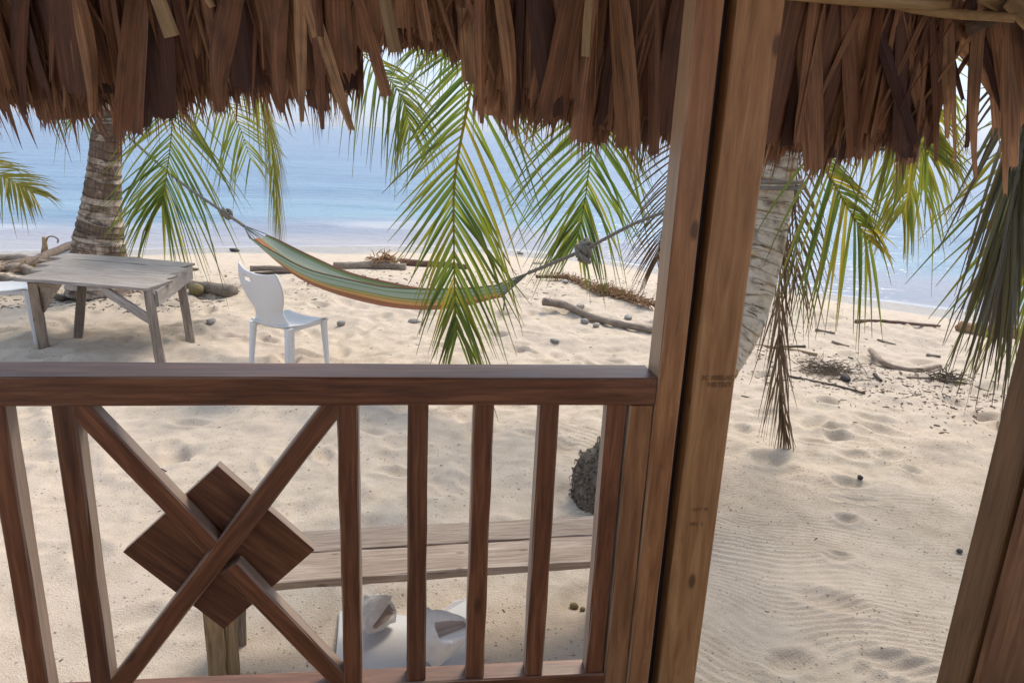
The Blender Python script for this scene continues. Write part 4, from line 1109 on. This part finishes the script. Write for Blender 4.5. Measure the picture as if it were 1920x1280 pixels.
# ------------------------------------------------------------------ bench below the railing
random.seed(18)
bench = thing('plank_bench', 'low weathered grey bench of two planks on rough split wood legs', 'bench', (.1, 3.0, 0))
b0, b1 = at_z(548, 1012, .45), at_z(1122, 968, .45)
d = (b1 - b0).normalized(); pnorm = V((d.y, -d.x, 0))
if pnorm.y > 0: pnorm = -pnorm
a0, a1 = at_z(640, 1031, .45), at_z(1120, 1002, .45); e0, e1 = at_z(640, 1082, .45), at_z(1115, 1048, .45)
dirb = (a1 - a0).normalized(); nb = V((dirb.y, -dirb.x, 0))
wf = (e0 - a0).dot(nb); wr = -(at_z(640, 992, .45) - a0).dot(nb)
oL = a0 - dirb * .42; oR = a1 + dirb * .22
beam('seat_plank', oL + nb * (wf / 2 + .004) + V((0, 0, -.02)), oR + nb * (wf / 2 + .004) + V((0, 0, -.02)), abs(wf), .04, M_BENCH, bench, seg=12, jit=.003, rough_end=.01)
beam('seat_plank', oL - nb * (wr / 2 + .006) + V((0, 0, -.02)), oR - nb * (wr / 2 + .006) + V((0, 0, -.022)), abs(wr), .04, M_BENCH, bench, seg=12, jit=.003, rough_end=.01)
lg = on_sand(413, 1278); lg2 = on_sand(440, 1205)
beam('leg', V((lg.x - .015, lg.y + .05, .41)), V((lg.x, lg.y, -.06)), .075, .06, M_BENCHLEG, bench, up=(0, -1, 0), seg=5, jit=.005)
beam('leg', V((lg.x + .045, lg.y + .06, .41)), V((lg.x + .05, lg.y + .02, -.06)), .05, .05, M_BENCHLEG, bench, up=(.3, -1, 0), seg=5, jit=.005)
beam('leg', V((lg2.x + .02, lg2.y + .03, .41)), V((lg2.x + .01, lg2.y, -.06)), .08, .06, M_LEG, bench, up=(.3, -1, 0), seg=5, jit=.005)
for s in (0, 1):
    q = oR - dirb * .12 + nb * (.1 - .2 * s)
    beam('leg', V((q.x, q.y, .41)), V((q.x, q.y, -.06)), .07, .06, M_BENCHLEG, bench, up=(0, -1, 0), seg=4, jit=.005)
v = [lg + V((.10, .02, -.01))]

# ------------------------------------------------------------------ slab and shells
sl = [on_sand(636, 1150), on_sand(812, 1160), on_sand(850, 1140), on_sand(880, 1135), on_sand(893, 1165), on_sand(886, 1300), on_sand(624, 1300), on_sand(632, 1215)]
zs = max(p.z for p in sl) + .012
top = [V((p.x, p.y, zs + (.035 if i in (2, 3) else 0))) for i, p in enumerate(sl)]
bot = [V((p.x, p.y, zs - .05)) for p in sl]
n = len(sl)
put_sl = put_world('stone_slab', top + bot, [tuple(range(n))[::-1], tuple(range(n, 2 * n))] + [(i, (i + 1) % n, (i + 1) % n + n, i + n) for i in range(n)], M_SLAB)
bv = put_sl.modifiers.new('bevel', 'BEVEL'); bv.width = .008; bv.segments = 2
tag(put_sl, 'flat pale white slab lying on the sand with shells on it', 'slab')
def conch(name, label, base, size, R3, th0):
    """a worn conch: narrow canal end, swollen body whorl, knobbed shoulder, stepped spire, flared lip beside a deep mouth"""
    nu, nv = 46, 56
    prof_s = [0, .10, .30, .50, .62, .68, .74, .80, .86, .92, 1.0]
    prof_r = [.10, .22, .38, .48, .53, .50, .40, .32, .24, .14, .02]
    v, dent = [], []
    for i in range(nu + 1):
        q = i / nu
        r0 = float(np.interp(q, prof_s, prof_r)); body = smooth(np.array((q - .02) / .12)) * smooth(np.array((.70 - q) / .10)); body = float(body)
        for j in range(nv):
            th = 2 * math.pi * j / nv
            a = (th - th0) % (2 * math.pi)                                   # angle past the lip
            r = r0 * (1 + .06 * mnoise.noise(V((math.cos(th) * 2, math.sin(th) * 2, q * 6))) + .03 * mnoise.noise(V((math.cos(th) * 6, math.sin(th) * 6, q * 14))))
            lip = max(0, 1 - (2 * math.pi - a) / .9)                          # swells up to the lip edge
            r += body * .20 * lip ** 1.1
            mouth = 0.0
            if a < 1.15:
                mouth = math.sin(min(1, a / .16) * math.pi / 2) * smooth(np.array((1.15 - a) / .7)) * body
                r *= 1 - .62 * float(mouth)
            kn = math.exp(-((q - .635) / .045) ** 2) * max(0, math.cos(4 * (th - th0))) ** 2
            r += .075 * kn * (0.3 if a < 1.15 else 1)
            kn2 = math.exp(-((q - .78) / .02) ** 2) * max(0, math.cos(5 * th)) ** 2
            r += .05 * kn2
            v.append(V((r * math.cos(th), r * math.sin(th), (q - .5) * 1.35)))
            dent.append(float(mouth))
    f, fm = [], []
    for i in range(nu):
        for j in range(nv):
            q4 = (i * nv + j, i * nv + (j + 1) % nv, (i + 1) * nv + (j + 1) % nv, (i + 1) * nv + j)
            (fm if sum(dent[k] for k in q4) / 4 > .35 else f).append(q4)
    f.append(tuple(reversed(range(nv)))); f.append(tuple(range(nu * nv, (nu + 1) * nv)))
    v = [R3 @ (p * size) for p in v]
    zmin = min(p.z for p in v)
    v = [p + V(base) + V((0, 0, -zmin)) for p in v]
    t = thing(name, label, 'seashell', base, 'bleached seashells on the slab')
    put_world('shell_body', v, f, M_SHELL, t, base=base, smooth_shade=True)
    used = sorted({k for q4 in fm for k in q4}); ix = {k: n_ for n_, k in enumerate(used)}
    put_world('shell_mouth', [v[k] for k in used], [tuple(ix[k] for k in q4) for q4 in fm], M_SHELL_IN, t, base=base, smooth_shade=True)
def axes(zdir, xdir):
    z = V(zdir).normalized(); x = V(xdir); x = (x - z * x.dot(z)).normalized(); y = z.cross(x)
    return Matrix((x, y, z)).transposed()
p = at_z(708, 1178, zs); conch('conch_shell', 'smaller white seashell at the far left edge of the pale slab', (p.x, p.y, zs + .001), .165, axes((.30, .85, .12), (1, 0, .2)), 5.6)
p = at_z(822, 1232, zs); conch('conch_shell', 'larger white seashell with open brown mouth lying nearer on the slab', (p.x, p.y, zs + .001), .225, axes((-.85, -.45, .05), (0, 0, 1)), 5.2)

# ------------------------------------------------------------------ driftwood and beach litter
def driftlog(name, label, cat, pix, r, mat, group=None, k=10, lift=None, taper=.7, wob=.10, n=14, height=None, gnarl=.25):
    """a log through the given pixels, resting on the sand"""
    pts = []
    for q in pix:
        p = on_sand(q[0], q[1]); h = q[2] if len(q) > 2 else 0.0
        pts.append(p + V((0, 0, r * .55 + h)))
    sp = spline(pts, n)
    sp = [p + V((0, 0, r * gnarl * mnoise.noise(p * 1.7))) for p in sp]
    rad = [r * (1 + (taper - 1) * i / (n - 1)) * (1 + .14 * mnoise.noise(sp[i] * 3.1)) for i in range(n)]
    v, f, _ = tube_geo(sp, rad, k, wob)
    x = (sp[-1] - sp[0]).normalized(); M = frame_x(sp[0], sp[-1])
    me = mesh_from(name, [M.inverted() @ q for q in v], f, mat, smooth_shade=True)
    return tag(put(name, me, None, M), label, cat, group)
random.seed(27)
# by the left palm
driftlog('driftwood_log', 'long dark curved driftwood trunk lying from the left edge to the palm foot', 'driftwood', [(-40, 512), (40, 502, .02), (90, 486, .05), (140, 470, .07), (215, 462, .03)], .10, M_DRIFT_D, taper=.75)
tr = thing('driftwood_stump', 'short upright tan driftwood stump with a curled twig behind the table', 'driftwood', on_sand(86, 478))
q = on_sand(84, 474)
v, f, _ = tube_geo([q, q + V((.02, 0, .16)), q + V((.03, 0, .34))], [.075, .055, .05], 9, .14); put_world('stub', v, f, M_TAN, tr, smooth_shade=True)
v, f, _ = tube_geo(spline([q + V((.05, 0, .22)), q + V((.10, 0, .33)), q + V((.20, 0, .36)), q + V((.30, 0, .30)), q + V((.28, 0, .22))], 16), [.016] * 16, 6); put_world('twig', v, f, M_DRIFT, tr, smooth_shade=True)
driftlog('driftwood_log', 'short grey log end sticking out to the right of the thick palm foot', 'driftwood', [(200, 492), (264, 492)], .075, M_DRIFT, taper=.95)
driftlog('driftwood_log', 'pale grey log with frayed end to the right of the table, beside a coconut', 'driftwood', [(300, 535), (370, 548), (437, 556)], .10, M_DRIFT, taper=.9, wob=.12)
driftlog('driftwood_log', 'thin broken stick lying past the table corner', 'driftwood', [(330, 506), (372, 507)], .035, M_DRIFT)
for i, (pix, r, lb) in enumerate([([(-60, 492), (30, 487), (100, 500)], .09, 'grey split log, farthest of the driftwood heap at the left edge'), ([(-50, 515), (20, 508), (95, 524)], .10, 'pale grey log in the middle of the driftwood heap at the left edge'),
                                  ([(-70, 535), (0, 528), (52, 540)], .08, 'thick grey log in front of the driftwood heap at the left edge'), ([(-20, 560), (60, 548), (120, 566)], .06, 'dark wood piece behind the left table leg'), ([(62, 514), (110, 497), (150, 488)], .04, 'thin straight stick leaning out of the driftwood heap')]):
    driftlog('driftwood_log', lb, 'driftwood', pix, r, M_DRIFT if i != 3 else M_DRIFT_D, group='driftwood heap by the left palm', wob=.16)
def blob(name, label, cat, p, s, mat, group=None, sub=3, rough=.22, sink=.25, sq=(1, 1, 1)):
    bm_ = bmesh.new(); bmesh.ops.create_icosphere(bm_, subdivisions=sub, radius=1.0)
    off = V((random.uniform(-50, 50), random.uniform(-50, 50), 0))
    for v in bm_.verts:
        nn = mnoise.fractal(v.co * 1.4 + off, 1, 2, 4)
        v.co = V((v.co.x * s * sq[0], v.co.y * s * sq[1], v.co.z * s * sq[2])) * (1 + rough * nn)
    me = bpy.data.meshes.new(name); bm_.to_mesh(me); bm_.free(); me.materials.append(mat)
    me.polygons.foreach_set('use_smooth', [True] * len(me.polygons))
    return tag(put(name, me, None, Matrix.Translation(V(p) + V((0, 0, s * sq[2] * (1 - sink)))) @ Matrix.Rotation(random.uniform(0, 6), 4, 'Z')), label, cat, group)
blob('coconut', 'greenish brown coconut husk at the end of the log beside the table', 'coconut', on_sand(369, 556), .10, M_HUSK, rough=.12, sq=(1.15, .95, .9))
# dry fibrous tuft by the heap
def tuft(name, label, cat, c, n, L, r, mat, spread=(1, 1, .35), curl=.3):
    parts = []
    for k in range(n):
        p = V(c) + V((random.gauss(0, spread[0]), random.gauss(0, spread[1]), abs(random.gauss(0, spread[2])))) * L
        d = V((random.gauss(0, 1), random.gauss(0, .7), random.gauss(0, .35))).normalized()
        p1 = p + d * L * random.uniform(.3, .7); p2 = p1 + (d + V((random.gauss(0, curl), random.gauss(0, curl), random.gauss(-.2, curl)))).normalized() * L * .5
        v, f, _ = tube_geo([p, p1, p2], [r, r * .9, r * .4], 4, 0, False); parts.append((v, f))
    v, f = join(parts)
    return tag(put_world(name, v, f, mat, base=c), label, cat)
tuft('dry_palm_fibre', 'pale yellow tuft of dry palm fibre in the driftwood behind the table', 'palm debris', on_sand(55, 512, .03), 90, .22, .008, M_TAN, (.5, .5, .25))
# middle of the beach
blob('dark_stone', 'small dark stone alone on the clean sand near the water, left of the hammock', 'stone', on_sand(440, 471), .075, M_DSTONE, sq=(2.1, .8, .55))
driftlog('driftwood_log', 'weathered grey driftwood planks half buried behind the white chair', 'driftwood', [(470, 508), (515, 507), (562, 510)], .055, M_DRIFT, taper=.8)
driftlog('driftwood_log', 'thin dark driftwood stick behind the white chair, nearer than the grey planks', 'driftwood', [(478, 517), (520, 513), (565, 516)], .035, M_DRIFT_D)
driftlog('driftwood_log', 'pale log lying behind the hammock beside the broken tan stub', 'driftwood', [(625, 504), (690, 503), (760, 506)], .08, M_DRIFT, taper=.9)
driftlog('driftwood_log', 'reddish brown log lying past the bark piece, half hidden by the large frond', 'driftwood', [(752, 497), (820, 500), (875, 505)], .075, M_REDBARK)
bk = on_sand(722, 503)
tuft('bark_piece', 'broken tan piece of palm wood with shaggy fibres behind the hammock', 'palm debris', bk + V((0, 0, .05)), 150, .20, .010, M_ORANGE, (.55, .3, .4))
driftlog('driftwood_log', 'short upright broken tan palm stub behind the hammock', 'driftwood', [(700, 500), (742, 500, .06)], .085, M_TAN, taper=1.1, wob=.2, n=8)
# dry brown palm flower branch
path = [on_sand(*q) for q in [(1005, 524), (1060, 526), (1110, 545), (1150, 556), (1200, 572), (1260, 586)]]
br = thing('dry_flower_branch', 'tangled brown dry palm flower branch lying across the sand behind the pole', 'palm debris', path[2])
sp = spline([p + V((0, 0, .05)) for p in path], 60)
v, f, _ = tube_geo(sp, [.028 - .012 * i / 59 for i in range(60)], 7, .1); put_world('stem', v, f, M_REDBARK, br, smooth_shade=True)
parts = []
for k in range(900):
    p = sp[int(random.triangular(0, 59, 36))] + V((random.gauss(0, .05), random.gauss(0, .05), random.gauss(.0, .02)))
    d = V((random.gauss(.5, .6), random.gauss(-.2, .6), random.gauss(.15, .4))).normalized(); L = random.uniform(.06, .16)
    v, f, _ = tube_geo([p, p + d * L * .6 + V((0, 0, .015)), p + d * L], [.006, .006, .004], 3, 0, False); parts.append((v, f))
v, f = join(parts); o = put_world('sprigs', v, f, M_ORANGE, br); o['kind'] = 'stuff'
driftlog('driftwood_pole', 'long grey driftwood pole with one end raised above the sand, right of the hammock', 'driftwood', [(1018, 580, .11), (1060, 588, .08), (1110, 600, .03), (1160, 612), (1225, 624)], .055, M_DRIFT, taper=.75, n=18)
for (x, y, s, sq, lb) in [(1096, 606, .05, (1.3, .9, .75), 'pale stone touching the raised grey pole'), (1118, 612, .045, (1.5, .8, .6), 'flatter stone beside the grey pole'), (1088, 576, .055, (1.4, .9, .6), 'small grey stone between the pole and the brown branch'),
                           (1178, 597, .06, (1.7, .9, .5), 'low grey stone right of the pole near the post'), (640, 610, .05, (1.3, .9, .7), 'small stone in front of the hammock'), (778, 606, .06, (1.4, .9, .55), 'pale stone below the large frond'),
                           (1040, 640, .045, (1.4, .9, .5), 'small brown stone in front of the grey pole'), (396, 604, .05, (1.5, .9, .6), 'pale stone on the sand right of the table legs'), (975, 476, .08, (1.6, .9, .5), 'grey stone near the water right of the large frond'),
                           (1010, 494, .08, (1.9, .8, .4), 'flat stone near the water behind the rope'), (1190, 490, .07, (1.8, .8, .4), 'small flat stone near the water left of the post'), (1060, 530, .06, (1.6, .9, .5), 'grey stone on the brown flower branch')]:
    blob('stone', lb, 'stone', on_sand(x, y), s, M_STONE, group='loose stones on the sand', sub=2, sq=sq)
# right hand beach
driftlog('bark_strip', 'long reddish bark strip lying near the water on the right', 'driftwood', [(1606, 606), (1640, 603), (1690, 607), (1762, 613)], .030, M_REDBARK, taper=.5, wob=.3)
driftlog('dry_palm_sheath', 'orange brown dry palm sheath lying near the water at the right', 'palm debris', [(1800, 622), (1840, 628), (1880, 632), (1960, 640)], .09, M_ORANGE, taper=1.3, wob=.2)
driftlog('driftwood_branch', 'pale crooked driftwood branch on the right, forked and tapering', 'driftwood', [(1630, 664, .04), (1650, 684, .03), (1680, 692), (1720, 697), (1762, 692, .02)], .036, M_DRIFT, taper=.7, n=22, gnarl=.5)
driftlog('driftwood_stick', 'short thick grey stick above the crooked branch', 'driftwood', [(1738, 668), (1762, 670)], .022, M_DRIFT, n=6)
driftlog('driftwood_stick', 'long thin tan stick beside the hanging dead frond', 'driftwood', [(1400, 648), (1460, 654), (1532, 668)], .020, M_TAN, taper=.8)
driftlog('driftwood_stick', 'thin dark stick crossing behind the hanging dead frond', 'driftwood', [(1465, 652), (1510, 651)], .018, M_DRIFT_D)
driftlog('driftwood_stick', 'short slanted brown stick below the crooked branch', 'driftwood', [(1638, 706, .02), (1652, 718)], .018, M_DRIFT_D, n=6)
driftlog('driftwood_stick', 'long thin curved root lying in front of the crooked branch, running to the jamb', 'driftwood', [(1760, 715), (1810, 720), (1850, 734), (1900, 746)], .014, M_DRIFT_D)
driftlog('driftwood_stick', 'thin straight stick between the crooked branch and the twig pile', 'driftwood', [(1700, 708), (1740, 710), (1775, 712)], .012, M_DRIFT)
driftlog('driftwood_stick', 'short grey stick farthest up the right beach', 'driftwood', [(1528, 620), (1565, 626)], .022, M_DRIFT, n=8, taper=.4, wob=.2)
driftlog('driftwood_stick', 'short brown stick below the reddish bark strip', 'driftwood', [(1560, 642), (1592, 650)], .016, M_DRIFT, n=8, taper=.4, wob=.2)
driftlog('driftwood_stick', 'short brown stick right of the short grey ones', 'driftwood', [(1645, 638), (1680, 646)], .016, M_DRIFT, n=8, taper=.4, wob=.2)
driftlog('driftwood_stick', 'thin twig lying in front of the twig pile', 'driftwood', [(1480, 706), (1560, 722), (1622, 738)], .012, M_DRIFT_D)
tuft('twig_pile', 'dark tangle of dry twigs beside the hanging dead frond', 'twigs', on_sand(1556, 698, .01), 210, .20, .004, M_DEBRIS, (.85, .55, .07))
tuft('twig_pile', 'small dark clump of twigs beside the crooked branch tip', 'twigs', on_sand(1772, 712, .01), 70, .15, .006, M_DEBRIS, (.6, .5, .2))
blob('dark_stone', 'dark brown lump beside the tangle of twigs', 'stone', on_sand(1585, 714), .05, M_DSTONE, sq=(1.5, .9, .8))
blob('seed_pod', 'small black seed on the raked sand', 'seed', on_sand(1612, 898), .018, M_DSTONE, sub=2, sq=(1.2, 1, 1))
blob('seed_pod', 'dark seed near the right door jamb on the raked sand', 'seed', on_sand(1798, 1037), .016, M_DSTONE, sub=2, sq=(1.3, 1, .8))
for (x, y, lb) in ((1076, 1139, 'larger of the two brown nuts seen between the last balusters'), (1092, 1144, 'smaller of the two brown nuts seen between the last balusters')):
    blob('seed_pod', lb, 'seed', on_sand(x, y), .020 if x < 1080 else .014, M_HUSK, sub=2, sq=(1.2, 1, .8))
driftlog('driftwood_stick', 'small dark twig on the sand left of the diamond panel', 'driftwood', [(272, 880), (300, 879), (312, 884)], .006, M_DRIFT_D, n=8)
tuft('twig_pile', 'small heap of shell and wood fragments between the last balusters', 'twigs', on_sand(1030, 1015), 30, .06, .004, M_DEBRIS)
# countless scraps of leaf, bark and shell
parts = []
rr = random.Random(44)
def scrap(x, y, s, flat=.5):
    z = gz_fast(x, y); a = rr.uniform(0, 6.28); l = s * rr.uniform(.6, 2.6); w_ = s * rr.uniform(.25, .6); h = s * rr.uniform(.15, flat)
    c, s_ = math.cos(a), math.sin(a); tl = rr.uniform(-.25, .25)
    vv = [V((x + c * u * l - s_ * w * w_, y + s_ * u * l + c * w * w_, z + (h if t_ else -h * .5) + tl * u * l)) for t_ in (0, 1) for (u, w) in ((-1, -1), (1, -.6), (.8, 1), (-.7, .8))]
    parts.append((vv, [(3, 2, 1, 0), (4, 5, 6, 7), (0, 1, 5, 4), (1, 2, 6, 5), (2, 3, 7, 6), (3, 0, 4, 7)]))
spots = []
for k in range(1700):
    x, y = rr.uniform(-5.5, 8), rr.uniform(2.6, 13); spots.append((x, y, rr.choice((.003, .004, .006, .008)) * (.6 + y / 12)))
for k in range(1100):                                      # the litter line on the right
    t = rr.random(); a, b = at_z(1440, 690, 0), at_z(1900, 760, 0)
    p = a.lerp(b, t); spots.append((p.x + rr.gauss(0, .35), p.y + rr.gauss(0, .55), rr.choice((.006, .008, .011, .016))))
for k in range(500):
    p = at_z(rr.uniform(400, 1220), rr.uniform(500, 560), 0); spots.append((p.x, p.y + rr.gauss(0, .2), rr.choice((.008, .012, .02))))
for k in range(500):
    p = at_z(rr.uniform(-60, 420), rr.uniform(540, 580), 0); spots.append((p.x, p.y, rr.choice((.008, .012, .02))))
zz = ground(np.array([s[0] for s in spots]), np.array([s[1] for s in spots]))
for (x, y, s), z in zip(spots, zz):
    gz_fast = lambda a, b, z=z: float(z)
    scrap(x, y, s)
v, f = join(parts)
tag(put_world('beach_litter', v, f, M_DEBRIS, base=(0, 5, 0)), 'scattered scraps of leaf, bark and shell on the sand', 'debris', kind='stuff')

# ------------------------------------------------------------------ sea haze
kz = bpy.data.materials.new('sea_haze'); kz.use_nodes = True
for nd in list(kz.node_tree.nodes):
    if nd.type == 'BSDF_PRINCIPLED': kz.node_tree.nodes.remove(nd)
pvn = kz.node_tree.nodes.new('ShaderNodeVolumePrincipled')
pvn.inputs['Color'].default_value = (0.90, 0.94, 1.0, 1); pvn.inputs['Density'].default_value = 0.00065
kz.node_tree.links.new(pvn.outputs[0], kz.node_tree.nodes['Material Output'].inputs['Volume'])
hs, z0, z1 = 4600.0, -4.7, 12.0
hv = [(x, y, z) for z in (z0, z1) for (x, y) in ((-hs, -hs), (hs, -hs), (hs, hs), (-hs, hs))]
hz_o = put('haze', mesh_from('haze', hv, [(3, 2, 1, 0), (4, 5, 6, 7), (0, 1, 5, 4), (1, 2, 6, 5), (2, 3, 7, 6), (3, 0, 4, 7)], kz))
tag(hz_o, 'thin pale haze over the sea', 'haze', kind='stuff')
